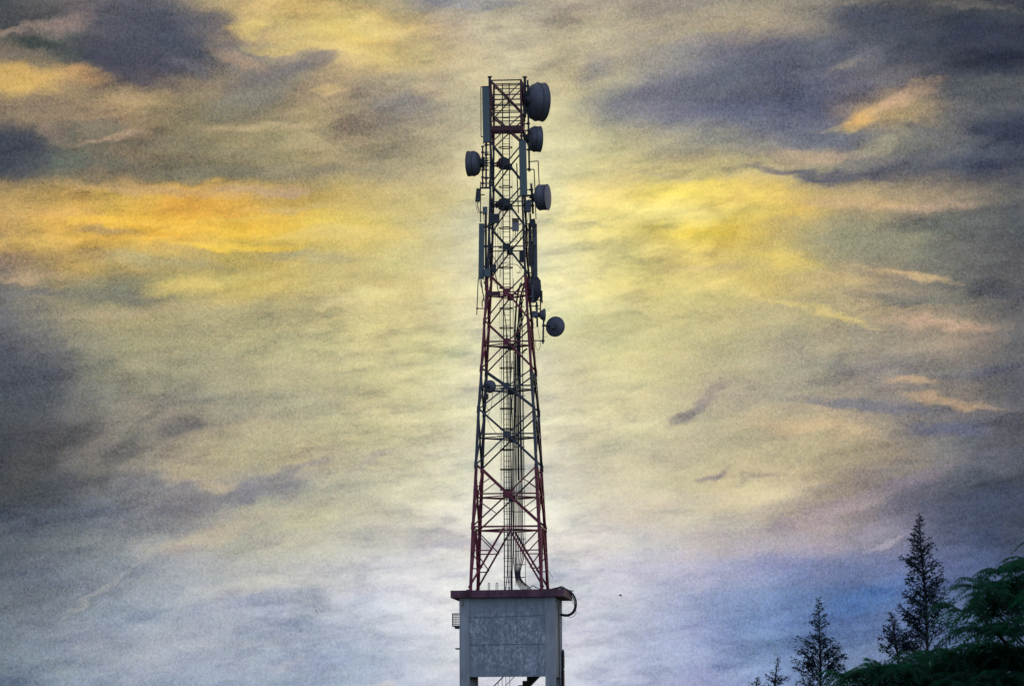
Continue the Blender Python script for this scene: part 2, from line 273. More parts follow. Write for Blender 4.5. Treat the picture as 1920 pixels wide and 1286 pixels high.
# ------------------------------------------------------------------ materials
def material(name, col, rough=0.6, var=0.25, scale=4.0, metal=0.0, stretch=(1, 1, 1), col2=None, bump=0.0):
    m = bpy.data.materials.new(name); m.use_nodes = True
    t = m.node_tree; b = t.nodes['Principled BSDF']
    tcn = t.nodes.new('ShaderNodeTexCoord'); mp = t.nodes.new('ShaderNodeMapping')
    mp.inputs['Scale'].default_value = stretch
    t.links.new(tcn.outputs['Object'], mp.inputs[0])
    n = t.nodes.new('ShaderNodeTexNoise'); n.inputs['Scale'].default_value = scale; n.inputs['Detail'].default_value = 5
    n.inputs['Roughness'].default_value = 0.62
    t.links.new(mp.outputs[0], n.inputs['Vector'])
    r = t.nodes.new('ShaderNodeValToRGB'); t.links.new(n.outputs['Fac'], r.inputs[0])
    a = tuple(x * (1 - var) for x in col) + (1,); c2 = (col2 or tuple(min(1, x * (1 + var)) for x in col)) + (1,)
    r.color_ramp.elements[0].position = 0.34; r.color_ramp.elements[1].position = 0.66
    r.color_ramp.elements[0].color = a; r.color_ramp.elements[1].color = c2
    t.links.new(r.outputs[0], b.inputs['Base Color'])
    b.inputs['Roughness'].default_value = rough; b.inputs['Metallic'].default_value = metal
    if bump:
        bp = t.nodes.new('ShaderNodeBump'); bp.inputs['Strength'].default_value = bump; bp.inputs['Distance'].default_value = 0.03
        t.links.new(n.outputs['Fac'], bp.inputs['Height']); t.links.new(bp.outputs[0], b.inputs['Normal'])
    return m
M = {
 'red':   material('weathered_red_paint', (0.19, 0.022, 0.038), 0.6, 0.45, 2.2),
 'grey':  material('weathered_white_in_shade', (0.046, 0.050, 0.060), 0.55, 0.3, 1.6),
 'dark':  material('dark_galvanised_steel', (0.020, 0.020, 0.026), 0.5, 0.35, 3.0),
 'dish':  material('grey_dish_paint', (0.10, 0.096, 0.115), 0.5, 0.25, 1.6, stretch=(1, 1, .5)),
 'rad':   material('grey_radome_cloth', (0.19, 0.18, 0.21), 0.6, 0.08, 1.5),
 'panel': material('pale_teal_panel', (0.098, 0.128, 0.125), 0.45, 0.08, 1.0, stretch=(3, 3, .4)),
 'radio': material('grey_radio_case', (0.060, 0.068, 0.078), 0.5, 0.15, 3.0),
 'pale':  material('pale_radio_case', (0.22, 0.21, 0.21), 0.5, 0.15, 3.0),
 'cable': material('black_cable_jacket', (0.022, 0.022, 0.03), 0.5, 0.3, 6.0),
 'slab':  material('maroon_painted_concrete', (0.095, 0.028, 0.046), 0.8, 0.45, 1.3, stretch=(1, 1, .5), col2=(0.175, 0.072, 0.098), bump=0.2),
 'steel': material('grey_wire_mesh', (0.06, 0.06, 0.07), 0.5, 0.2, 3.0),
 'bark':  material('dark_bark', (0.022, 0.020, 0.020), 0.9, 0.4, 8.0, bump=0.4),
 'bird':  material('dark_feathers', (0.02, 0.02, 0.02), 0.8, 0.3, 20.0),
 'rust':  material('rusty_steel', (0.13, 0.08, 0.05), 0.8, 0.4, 6.0),
}
# the stained wall: grey render with pale bloom in upright blotches and two day-joints
def wall_material():
    m = bpy.data.materials.new('stained_concrete'); m.use_nodes = True
    t = m.node_tree; b = t.nodes['Principled BSDF']; n_, l_ = t.nodes, t.links
    tcn = n_.new('ShaderNodeTexCoord')
    def nz(scale, st, det=6, rough=0.6, dist=0.0):
        mp = n_.new('ShaderNodeMapping'); mp.inputs['Scale'].default_value = st; l_.new(tcn.outputs['Object'], mp.inputs[0])
        n = n_.new('ShaderNodeTexNoise'); n.inputs['Scale'].default_value = scale; n.inputs['Detail'].default_value = det
        n.inputs['Roughness'].default_value = rough; n.inputs['Distortion'].default_value = dist
        l_.new(mp.outputs[0], n.inputs['Vector']); return n.outputs['Fac']
    def ramp(f, stops):
        r = n_.new('ShaderNodeValToRGB'); l_.new(f, r.inputs[0])
        e = r.color_ramp
        while len(e.elements) < len(stops): e.elements.new(0.5)
        for k, (p, c) in enumerate(stops): e.elements[k].position = p; e.elements[k].color = c + (1,)
        return r.outputs[0]
    def mx(f, a, c, mode='MIX'):
        x = n_.new('ShaderNodeMix'); x.data_type = 'RGBA'; x.blend_type = mode
        if isinstance(f, float): x.inputs[0].default_value = f
        else: l_.new(f, x.inputs[0])
        l_.new(a, x.inputs[6])
        if isinstance(c, tuple): x.inputs[7].default_value = c
        else: l_.new(c, x.inputs[7])
        return x.outputs[2]
    base = ramp(nz(0.7, (1, 1, .6)), [(0.3, (0.21, 0.225, 0.25)), (0.7, (0.30, 0.31, 0.33))])
    bloom = ramp(nz(4.6, (1.25, 1.25, .85), 8, 0.74, 0.5), [(0.45, (0, 0, 0)), (0.60, (1, 1, 1))])
    zone = ramp(nz(0.9, (1, 1, .8), 4), [(0.36, (0.12,) * 3), (0.58, (1, 1, 1))])
    bl = mx(1.0, bloom, zone, 'MULTIPLY')
    # bloom fades towards the top of the wall
    sp = n_.new('ShaderNodeSeparateXYZ'); l_.new(tcn.outputs['Object'], sp.inputs[0])
    mr = n_.new('ShaderNodeMapRange'); l_.new(sp.outputs[2], mr.inputs[0])
    for i, v in enumerate((13.3, 11.5, 0.12, 1.0)): mr.inputs[i + 1].default_value = v
    mr.interpolation_type = 'SMOOTHSTEP'
    mr2 = n_.new('ShaderNodeMapRange'); l_.new(sp.outputs[2], mr2.inputs[0])
    for i, v in enumerate((8.3, 9.6, 0.3, 1.0)): mr2.inputs[i + 1].default_value = v
    mm = n_.new('ShaderNodeMath'); mm.operation = 'MULTIPLY'; l_.new(mr.outputs[0], mm.inputs[0]); l_.new(mr2.outputs[0], mm.inputs[1])
    cc = n_.new('ShaderNodeCombineColor')
    for i in range(3): l_.new(mm.outputs[0], cc.inputs[i])
    bl = mx(1.0, bl, cc.outputs[0], 'MULTIPLY')
    col = mx(bl, base, (0.66, 0.67, 0.70, 1))
    dk = ramp(nz(5.0, (1.3, 1.3, .8), 6, 0.65), [(0.30, (1, 1, 1)), (0.44, (0, 0, 0))])
    col = mx(mx(0.5, dk, (0, 0, 0, 1)), col, (0.12, 0.13, 0.15, 1))
    streak = ramp(nz(1.6, (3.0, 3.0, .10), 5), [(0.48, (0, 0, 0)), (0.75, (1, 1, 1))])
    col = mx(mx(0.35, streak, (0, 0, 0, 1)), col, (0.15, 0.15, 0.17, 1))
    l_.new(col, b.inputs['Base Color']); b.inputs['Roughness'].default_value = 0.9
    bp = n_.new('ShaderNodeBump'); bp.inputs['Strength'].default_value = 0.25; bp.inputs['Distance'].default_value = 0.02
    l_.new(nz(5, (1, 1, 1)), bp.inputs['Height']); l_.new(bp.outputs[0], b.inputs['Normal'])
    return m
M['wall'] = wall_material()
M['column'] = material('plain_concrete', (0.33, 0.33, 0.335), 0.9, 0.22, 1.6, stretch=(1.5, 1.5, .35), bump=0.15)
M['joint'] = material('dark_joint_mortar', (0.185, 0.21, 0.24), 0.9, 0.5, 3.0)
def leaf_material(name, col, col2, trans, amount):
    m = material(name, col, 0.8, 0.3, 2.5, col2=col2)
    t = m.node_tree; b = t.nodes['Principled BSDF']; b.inputs['Specular IOR Level'].default_value = 0.15; out = t.nodes['Material Output']
    tr = t.nodes.new('ShaderNodeBsdfTranslucent'); tr.inputs[0].default_value = trans + (1,)
    mx = t.nodes.new('ShaderNodeMixShader'); mx.inputs[0].default_value = amount
    t.links.new(b.outputs[0], mx.inputs[1]); t.links.new(tr.outputs[0], mx.inputs[2]); t.links.new(mx.outputs[0], out.inputs[0])
    return m
M['needle'] = leaf_material('dark_needles', (0.010, 0.020, 0.030), (0.018, 0.032, 0.044), (0.02, 0.05, 0.04), 0.10)
M['frond'] = leaf_material('feathery_leaves', (0.004, 0.016, 0.017), (0.010, 0.050, 0.027), (0.03, 0.42, 0.18), 0.15)  # noise towards the brighter green puts backlit highlights into the leaf colour

# ------------------------------------------------------------------ mesh helpers
class MB:
    """collects shapes given in world coordinates; build() links them as ONE mesh object"""
    def __init__(s): s.v = []; s.f = []; s.m = []; s.sm = []
    def add(s, vs, fs, mi=0, smooth=False):
        o = len(s.v); s.v += [Vector(v) for v in vs]
        s.f += [tuple(i + o for i in f) for f in fs]; s.m += [mi] * len(fs); s.sm += [smooth] * len(fs)
    def frame_box(s, c, ax, ay, az, hx, hy, hz, mi=0):
        c = Vector(c)
        vs = [c + ax * (i * hx) + ay * (j * hy) + az * (k * hz) for k in (-1, 1) for j in (-1, 1) for i in (-1, 1)]
        s.add(vs, [(0, 2, 3, 1), (4, 5, 7, 6), (0, 1, 5, 4), (2, 6, 7, 3), (0, 4, 6, 2), (1, 3, 7, 5)], mi)
    def bar(s, p0, p1, w, h, side=None, mi=0):
        p0, p1 = Vector(p0), Vector(p1); d = (p1 - p0); ln = d.length
        if ln < 1e-6: return
        d.normalize(); side = Vector(side) if side else (Vector((0, 1, 0)) if abs(d.y) < .9 else Vector((1, 0, 0)))
        ay = (side - d * side.dot(d)).normalized(); ax = d.cross(ay)
        s.frame_box((p0 + p1) / 2, ax, ay, d, w / 2, h / 2, ln / 2, mi)
    def angle(s, p0, p1, w, t, a, b, mi=0):
        """L-section: two flanges of width w along directions a and b, sharing the edge p0-p1"""
        p0, p1 = Vector(p0), Vector(p1); d = (p1 - p0).normalized()
        a = (Vector(a) - d * Vector(a).dot(d)).normalized(); b = (Vector(b) - d * Vector(b).dot(d)).normalized()
        pr = [(0, 0), (w, 0), (w, t), (t, t), (t, w), (0, w)]
        vs = [p + a * x + b * y for p in (p0, p1) for x, y in pr]
        n = 6
        fs = [(i, (i + 1) % n, n + (i + 1) % n, n + i) for i in range(n)] + [tuple(range(n))[::-1], tuple(range(n, 2 * n))]
        s.add(vs, fs, mi)
    def tube(s, pts, r, n=8, mi=0, r2=None, cap=True):
        pts = [Vector(p) for p in pts]; K = len(pts)
        if K < 2: return
        vs = []; ref = None
        for k, p in enumerate(pts):
            d = (pts[min(k + 1, K - 1)] - pts[max(k - 1, 0)]).normalized()
            if ref is None: ref = Vector((1, 0, 0)) if abs(d.x) < .8 else Vector((0, 0, 1))
            a = (ref - d * ref.dot(d)).normalized(); b = d.cross(a); ref = a
            rr = r if r2 is None else r + (r2 - r) * k / (K - 1)
            vs += [p + (a * math.cos(2 * math.pi * i / n) + b * math.sin(2 * math.pi * i / n)) * rr for i in range(n)]
        fs = [(k * n + i, k * n + (i + 1) % n, (k + 1) * n + (i + 1) % n, (k + 1) * n + i) for k in range(K - 1) for i in range(n)]
        s.add(vs, fs, mi, True)
        if cap: s.add(vs[:n], [tuple(range(n))[::-1]], mi); s.add(vs[-n:], [tuple(range(n))], mi)
    def ring(s, c, r, rr, ax=Vector((1, 0, 0)), ay=Vector((0, 1, 0)), n=20, a0=0, a1=2 * math.pi, mi=0):
        c = Vector(c)
        s.tube([c + ax * (r * math.cos(a0 + (a1 - a0) * i / n)) + ay * (r * math.sin(a0 + (a1 - a0) * i / n)) for i in range(n + 1)], rr, 5, mi)
    def lathe(s, c, axis, prof, n=40, mi=0, smooth=True):
        """profile points (s along the axis, radius)"""
        c = Vector(c); axis = Vector(axis).normalized()
        a = Vector((0, 0, 1)); a = (a - axis * a.dot(axis)).normalized(); b = axis.cross(a)
        vs = []
        for sa, r in prof:
            vs += [c + axis * sa + (a * math.cos(2 * math.pi * i / n) + b * math.sin(2 * math.pi * i / n)) * max(r, 1e-4) for i in range(n)]
        fs = [(k * n + i, k * n + (i + 1) % n, (k + 1) * n + (i + 1) % n, (k + 1) * n + i) for k in range(len(prof) - 1) for i in range(n)]
        s.add(vs, fs, mi, smooth)
    def build(s, name, mats, parent=None, loc=None):
        org = Vector((0, 0, 0))
        if parent is not None:
            r = parent
            while r.parent: r = r.parent
            org = r.location
        elif loc is not None: org = Vector(loc)
        me = bpy.data.meshes.new(name)
        me.from_pydata([tuple(v - org) for v in s.v], [], s.f)
        if not isinstance(mats, (list, tuple)): mats = [mats]
        for m in mats: me.materials.append(m)
        me.polygons.foreach_set('material_index', s.m); me.polygons.foreach_set('use_smooth', s.sm)
        me.update()
        o = bpy.data.objects.new(name, me); COL.objects.link(o)
        if parent is not None: o.parent = parent
        else: o.location = org
        return o
def tag(o, label, cat, group=None):
    o['label'] = label; o['category'] = cat
    if group: o['group'] = group
    return o
def thing(name, label, cat, loc, group=None):
    o = bpy.data.objects.new(name, None); COL.objects.link(o); o.empty_display_size = 0.3
    o.location = Vector(loc); return tag(o, label, cat, group)
def spline(pts, per=6):
    pts = [Vector(p) for p in pts]; out = []
    for i in range(len(pts) - 1):
        p0, p1, p2, p3 = pts[max(i - 1, 0)], pts[i], pts[i + 1], pts[min(i + 2, len(pts) - 1)]
        for k in range(per):
            t = k / per
            out.append(0.5 * ((2 * p1) + (p2 - p0) * t + (2 * p0 - 5 * p1 + 4 * p2 - p3) * t * t + (3 * p1 - p0 - 3 * p2 + p3) * t ** 3))
    return out + [pts[-1]]

# ------------------------------------------------------------------ the setting
g = MB(); S = 9000.0; n = 60
def gz(x, y):
    d = math.hypot(x, y - 150)
    return 0.35 * math.sin(x * 0.05 + 1) * math.sin(y * 0.043) * min(1, max(0, (d - 20) / 60)) * min(1, 4000 / (d + 1)) - 0.0
xs = [(-1 if i < n / 2 else 1) * S * abs(i / n * 2 - 1) ** 3 for i in range(n + 1)]
vs = [(x, y + 150, gz(x, y + 150) if max(abs(x), abs(y)) < 1500 else 0) for y in xs for x in xs]
g.add(vs, [(j * (n + 1) + i, j * (n + 1) + i + 1, (j + 1) * (n + 1) + i + 1, (j + 1) * (n + 1) + i) for j in range(n) for i in range(n)], 0, True)
ground = g.build('ground', material('grassy_ground', (0.045, 0.06, 0.028), 0.95, 0.5, 0.6)); ground['kind'] = 'structure'

# ------------------------------------------------------------------ tower frame
DIST = 267.0; PXM = F_PX / DIST
YAW = R(5.3)
EU = Vector((math.cos(YAW), -math.sin(YAW), 0)); EV = Vector((math.sin(YAW), math.cos(YAW), 0)); EZ = Vector((0, 0, 1))
base_c = P(955.3, 1106, DIST)
CX = base_c.x; SLAB_TOP = P(950, 1105.5, DIST - 3).z
def T(u, v, z): return Vector((CX, DIST, 0)) + EU * u + EV * v + EZ * z
HWP = [(1108, 68.8), (1104, 68.5), (985, 64), (870, 58.5), (766, 53.5), (690, 48.5), (601, 42.5), (511, 37), (425, 33.5), (345, 31.5), (268, 30.5), (152, 29.5), (140, 29.5)]
def hwpx(py):
    for (a, x), (b, y) in zip(HWP, HWP[1:]):
        if py >= b: return x + (y - x) * (a - py) / (a - b)
    return HWP[-1][1]
def lev(py):
    """height and half width of the lattice where its front face stands at picture height py"""
    hw = hwpx(py) / PXM
    return P(952, py, DIST - hw).z, hw
def corner(py, su, sv):
    z, hw = lev(py); return T(su * hw, sv * hw, z)
JO = [1106.8, 985, 870, 766, 690, 601, 511, 425, 345, 268, 213, 152]
CE = [None, 926, 814, 724, 641, 548, 463, 379, 304, 240, 181]
BAND = ['red', 'red', 'grey', 'grey', 'red', 'red', 'dark', 'dark', 'dark', 'darkred', 'darkred']  # grey and dark bands are white paint, backlit shade put into the colour
M['darkred'] = material('dark_red_paint', (0.085, 0.016, 0.022), 0.55, 0.4, 1.6)  # darker copy of the red, upper tower's silhouette shade put into the colour
tower = thing('lattice_tower', 'tall tapering steel lattice tower with red and dark bands standing on the concrete block', 'tower', (CX, DIST, SLAB_TOP))
LW = [0.20, 0.20, 0.18, 0.17, 0.16, 0.15, 0.14, 0.13, 0.12, 0.12, 0.12]
mat_order = ['red', 'grey', 'dark', 'darkred']
for su in (-1, 1):
    for sv in (-1, 1):
        b = MB()
        for i in range(len(JO) - 1):
            p0, p1 = corner(JO[i], su, sv), corner(JO[i + 1], su, sv)
            w = LW[i]; o = (EU * su + EV * sv) * (0.02)
            # every length stands a little proud of the one above it, as lapped angles do
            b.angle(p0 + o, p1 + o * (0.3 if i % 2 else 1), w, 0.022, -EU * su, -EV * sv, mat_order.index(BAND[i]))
            if i:   # lap plates at the joint
                d = (p1 - p0).normalized(); q = (EU * su + EV * sv) * 0.045
                b.angle(p0 + q - d * 0.22, p0 + q + d * 0.22, w * 0.95, 0.022, -EU * su, -EV * sv, mat_order.index(BAND[i]))
        bz = corner(1106, su, sv)
        b.frame_box(bz + EZ * 0.03, EU, EV, EZ, 0.17, 0.17, 0.025, 0)
        b.build('leg', [M[k] for k in mat_order], tower)
FACES = [(-1, 0), (1, 0), (0, 1), (0, -1)]   # front, back (v), right, left (u)
def fpt(face, py, t):
    """point on a lattice face at picture height py, t from -1 to 1 across it"""
    z, hw = lev(py); a, bb = face
    if a: return T(t * hw, a * hw, z)
    return T(bb * hw, t * hw, z)
def fnorm(face): return EV * face[0] if face[0] else EU * face[1]
DW = [0.115, 0.11, 0.105, 0.095, 0.095, 0.095, 0.10, 0.10, 0.10, 0.08, 0.075]
for i in range(len(JO) - 1):
    mt = M[BAND[i]]; w = DW[i]
    for fc in FACES:
        nrm = fnorm(fc)
        if i == 0:
            for s_ in (-1, 1):
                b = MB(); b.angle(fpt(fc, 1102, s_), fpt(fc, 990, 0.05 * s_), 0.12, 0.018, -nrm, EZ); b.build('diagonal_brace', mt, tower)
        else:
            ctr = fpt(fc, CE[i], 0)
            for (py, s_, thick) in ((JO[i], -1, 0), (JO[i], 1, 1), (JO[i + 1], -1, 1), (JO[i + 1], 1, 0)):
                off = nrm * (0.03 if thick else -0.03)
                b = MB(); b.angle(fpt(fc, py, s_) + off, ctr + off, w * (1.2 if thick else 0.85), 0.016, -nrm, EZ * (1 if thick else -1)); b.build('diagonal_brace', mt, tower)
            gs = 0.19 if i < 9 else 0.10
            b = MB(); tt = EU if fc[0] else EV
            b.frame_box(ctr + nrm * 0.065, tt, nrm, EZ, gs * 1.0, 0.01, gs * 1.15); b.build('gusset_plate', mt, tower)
# horizontals through the centre of each panel, and plan bracing behind them
def horiz(py, w, mt, faces=FACES, t0=-1, t1=1, name='horizontal_strut'):
    for fc in faces:
        b = MB(); b.angle(fpt(fc, py, t0), fpt(fc, py, t1), w, 0.014, -fnorm(fc), EZ); b.build(name, mt, tower)
horiz(988, 0.11, M['red'])
for i in range(1, 8): horiz(CE[i], 0.085 if i < 5 else 0.07, M[BAND[i]])
for py, i in ((989, 0), (CE[1] + 1, 1), (CE[2] + 1, 2), (CE[3] + 1, 3), (CE[4] + 1, 4), (CE[5] + 1, 5)):
    z, hw = lev(py)
    for a, c in (((0, -1), (1, 0)), ((1, 0), (0, 1)), ((0, 1), (-1, 0)), ((-1, 0), (0, -1))):
        b = MB(); b.bar(T(a[0] * hw, a[1] * hw, z - 0.05), T(c[0] * hw, c[1] * hw, z - 0.05), 0.06, 0.06); b.build('plan_brace', M[BAND[i]], tower)
for py in (151.5, 178.5, 187.5, 212): horiz(py, 0.07, M['dark'])
for py in (158, 199, 228): horiz(py, 0.055, M['dark'], FACES[:2])
# secondary bracing of the two lowest panels
def sec(fc, a, c, mt, w=0.06):
    b = MB(); b.angle(fpt(fc, *a), fpt(fc, *c), w, 0.012, -fnorm(fc), EZ); b.build('secondary_brace', mt, tower)
def apos(py): return 1 - 0.95 * (1102 - py) / 112.0     # where the A-frame leg stands at that height
for fc in FACES:
    for s_ in (-1, 1):
        sec(fc, (1032, s_), (1032, s_ * apos(1032)), M['red'], 0.07)
        sec(fc, (1066, s_), (1066, s_ * apos(1066)), M['red'], 0.07)
        sec(fc, (991, s_), (1031, s_ * apos(1031)), M['red'], 0.07)
        sec(fc, (1034, s_), (1064, s_ * apos(1064)), M['red'], 0.07)
        # into the first crossed panel
        sec(fc, (918, s_), (897, s_ * 0.52), M['red'], 0.055)
        sec(fc, (932, s_), (954, s_ * 0.50), M['red'], 0.055)
# deep channel ring near the top and a part-width platform beam lower down
for fc in FACES:
    b = MB(); a0, a1 = fpt(fc, 241, -1), fpt(fc, 241, 1)
    if fc == (1, 0): a0, a1 = fpt(fc, 238, -1), fpt(fc, 238, 1)
    b.bar(a0 + fnorm(fc) * .05, a1 + fnorm(fc) * .05, 0.26, 0.05, fnorm(fc)); b.build('ring_beam', M['darkred'], tower)
b = MB(); b.bar(fpt(FACES[0], 551, -1), fpt(FACES[0], 551, -0.28), 0.24, 0.08, EV); b.build('platform_beam', M['darkred'], tower)
b = MB(); b.bar(fpt(FACES[0], 556, -0.4), fpt(FACES[0], 550, 0.6), 0.07, 0.08, EV); b.build('platform_beam', M['red'], tower)
# masts at two corners with flat caps
for su, py0, sv in ((-1, 147, -1), (1, 145, 1)):
    b = MB(); z0, hw = lev(215); zt = P(950, py0, DIST).z
    q = T(su * (hw + 0.08), sv * 0.35 * hw, 0)
    b.tube([q + EZ * z0, q + EZ * zt], 0.085, 10); b.tube([q + EZ * (zt - 0.02), q + EZ * (zt + 0.05)], 0.12, 10)
    b.frame_box(q + EZ * (zt + 0.06), EU, EV, EZ, 0.14, 0.10, 0.02)
    b.build('corner_mast', M['dark'], tower)
# ladder with safety hoops
lad = MB(); LU = -0.13; LV = 0.35
z0 = SLAB_TOP; z1 = P(950, 155, DIST).z
for s_ in (-1, 1): lad.bar(T(LU + s_ * 0.215, LV, z0), T(LU + s_ * 0.215, LV, z1), 0.065, 0.05, EV)
ladder = lad.build('ladder', M['dark'], tower)
z = z0 + 0.3
while z < z1:
    b = MB(); b.tube([T(LU - 0.2, LV, z), T(LU + 0.2, LV, z)], 0.016, 5); b.build('rung', M['dark'], ladder); z += 0.33
for py in (277, 315, 351, 389, 428, 464, 502, 540, 578, 615, 652, 690, 728, 766, 804, 843, 880, 918):
    b = MB(); zz = P(950, py, DIST).z
    b.ring(T(LU, LV - 0.36, zz), 0.42, 0.032, EU, EV, 20); b.build('safety_hoop', M['dark'], ladder)
for a in (-0.95, -0.5, 0.5, 0.95):
    b = MB(); b.bar(T(LU + 0.42 * math.sin(a * 1.5), LV - 0.36 - 0.42 * math.cos(a * 1.5), P(950, 930, DIST).z), T(LU + 0.42 * math.sin(a * 1.5), LV - 0.36 - 0.42 * math.cos(a * 1.5), P(950, 245, DIST).z), 0.016, 0.01)
    b.build('cage_strap', M['steel'], ladder)
# cable tray beside the ladder
tray = MB()
for uu in (0.33, 0.95): tray.bar(T(uu, 0.75, SLAB_TOP + 0.4), T(uu * 0.85, 0.6, P(950, 520, DIST).z), 0.03, 0.04, EV)
tray_o = tray.build('cable_tray', M['dark'], tower)
for py in (1081, 1057, 1032, 1009, 985, 958, 920, 878, 836, 779, 740, 700, 660, 618, 573):
    b = MB(); zz = P(950, py, DIST).z; b.bar(T(0.26, 0.72, zz), T(0.96, 0.72, zz), 0.045, 0.03, EV); b.build('tray_crossbar', M['dark'], tray_o)
for py in (1081, 1046, 1011, 958): 
    b = MB(); zz = P(950, py, DIST).z; b.bar(T(-0.42, 0.3, zz), T(0.26, 0.3, zz), 0.04, 0.03, EV); b.build('ladder_stay', M['dark'], tower)

# ------------------------------------------------------------------ concrete block under the tower
HB = 89 / PXM
bc = P(950.8, 1119, DIST - HB); OB = bc + EV * HB      # centre of the block at the top of its walls
OB.z = 0
def Bq(u, v, z): return OB + EU * u + EV * v + EZ * z
Z_OPEN = P(950, 1268, DIST - HB).z; Z_TOP = P(950, 1119, DIST - HB).z
block = thing('concrete_tower', 'square grey concrete stair block with stained walls and a maroon roof slab', 'building', Bq(0, 0, 0) )
ZR = SLAB_TOP
DB = HB * 0.9        # half depth
def wallbox(mb, u0, u1, v0, v1, z0, z1):
    mb.frame_box(Bq((u0 + u1) / 2, (v0 + v1) / 2, (z0 + z1) / 2), EU, EV, EZ, abs(u1 - u0) / 2, abs(v1 - v0) / 2, (z1 - z0) / 2)
org = block.location.copy(); 
CW = 0.62
for su in (-1, 1):
    for sv in (-1, 1):
        b = MB(); wallbox(b, su * HB, su * (HB - CW), -HB if sv < 0 else 2 * DB - HB, (-HB + CW) if sv < 0 else 2 * DB - HB - CW, -0.3, Z_TOP)
        b.build('column', M['column'], block)
VB = 2 * DB - HB
def build_wall(u0, u1, v0, v1, z0, z1, name='wall'):
    b = MB(); wallbox(b, u0, u1, v0, v1, z0, z1); return b.build(name, M['wall'], block)
fw = build_wall(-HB + CW, HB - CW, -HB + 0.05, -HB + 0.25, Z_OPEN, Z_TOP, 'front_wall')
build_wall(-HB + CW, HB - CW, VB - 0.23, VB - 0.03, Z_OPEN + 0.15, Z_TOP, 'back_wall')
for su in (-1, 1):
    build_wall(su * (HB - 0.03), su * (HB - 0.23), -HB + CW, VB - CW, Z_OPEN, Z_TOP, 'side_wall')
build_wall(-HB + CW, HB - CW, -HB + 0.23, VB - 0.23, Z_TOP - 0.2, Z_TOP - 0.01, 'ceiling_slab')
# the shallow day-joints across the front
for py, sk in ((1155.5, 0.02), (1208, -0.01)):
    b = MB(); zj = P(950, py, DIST - HB).z
    b.bar(Bq(-HB + CW + 0.01, -HB + 0.05, zj - sk), Bq(HB - CW - 0.01, -HB + 0.05, zj + sk + 0.05), 0.028, 0.05, EV); 
    b.build('wall_joint', M['joint'], block)
# maroon roof slab
HS = 105.5 / PXM; zs0 = Z_TOP; zs1 = SLAB_TOP
b = MB(); oc = P(950.3, 1105, DIST - HS); sc_ = Vector((oc.x, oc.y, 0)) + EV * HS
tl = R(0.35); EUt = (EU * math.cos(tl) + EZ * math.sin(tl)).normalized(); EZt = EV.cross(EUt) * -1
if EZt.z < 0: EZt = -EZt
b.frame_box(sc_ + EZ * ((zs0 + zs1) / 2 - 0.004), EUt, EV, EZt, HS, HS * 0.93, (zs1 - zs0) / 2 + 0.004)
b.build('roof_slab', M['slab'], block)
# stair inside, seen through the lower opening
st = MB()
zz0 = Z_OPEN - 3.2; 
for k in range(12):
    st.frame_box(Bq(-1.1 + k * 0.27, 0.9, zz0 + 0.1 + k * 0.27 + 0.9), EU, EV, EZ, 0.16, 0.55, 0.14)
st.bar(Bq(-1.3, 0.9, zz0 + 0.5), Bq(2.2, 0.9, zz0 + 4.0), 0.22, 1.0, EV)
stair = st.build('stair_flight', M['dark'], block)
b = MB()
b.tube([Bq(-2.2, -0.6, Z_OPEN - 1.65), Bq(-0.3, -0.6, Z_OPEN + 0.25)], 0.035, 6)
b.tube([Bq(-2.0, -0.6, Z_OPEN - 2.15), Bq(0.3, -0.6, Z_OPEN + 0.15)], 0.02, 6)
for k in range(9):
    x = -2.0 + k * 0.24; b.tube([Bq(x, -0.6, Z_OPEN - 1.45 + k * 0.24), Bq(x, -0.6, Z_OPEN - 2.6 + k * 0.24)], 0.018, 5)
b.build('stair_railing', M['dark'], block)
# lower platforms of the stair and the ground pad
build_wall(-HB + CW, HB - CW, -HB + 0.3, VB - 0.3, 0.0, 0.18, 'floor_pad')
b = MB()
b.tube([Bq(HB + 0.06, -HB + 2.2, 1.0), Bq(HB + 0.06, -HB + 2.2, Z_TOP - 0.3)], 0.035, 8)
b.tube([Bq(HB + 0.10, VB - 0.7, 0.5), Bq(HB + 0.10, VB - 0.7, P(1050, 1216, DIST).z)], 0.06, 8)
b.build('conduit', M['dark'], block)
for k, (py0, py1) in enumerate(((1219, 1251), (1254, 1290))):
    b = MB(); z_a, z_b = P(1050, py1, DIST).z, P(1050, py0, DIST).z
    wallbox(b, HB + 0.01, HB + 0.16, VB - 0.5 - k * 0.15, VB - 0.2, z_a, z_b); b.build('meter_box', M['dark'], block)
b = MB(); q = P(865.5, 1131, DIST - HB - 0.02)
b.tube(spline([q + EU * 0.03 + EZ * 0.3, q + EZ * 0.0 + EU * .12, q + EU * .10 - EZ * .12, q - EU * .05 - EZ * .1]), 0.025, 6); b.build('wall_hook', M['rust'], block)

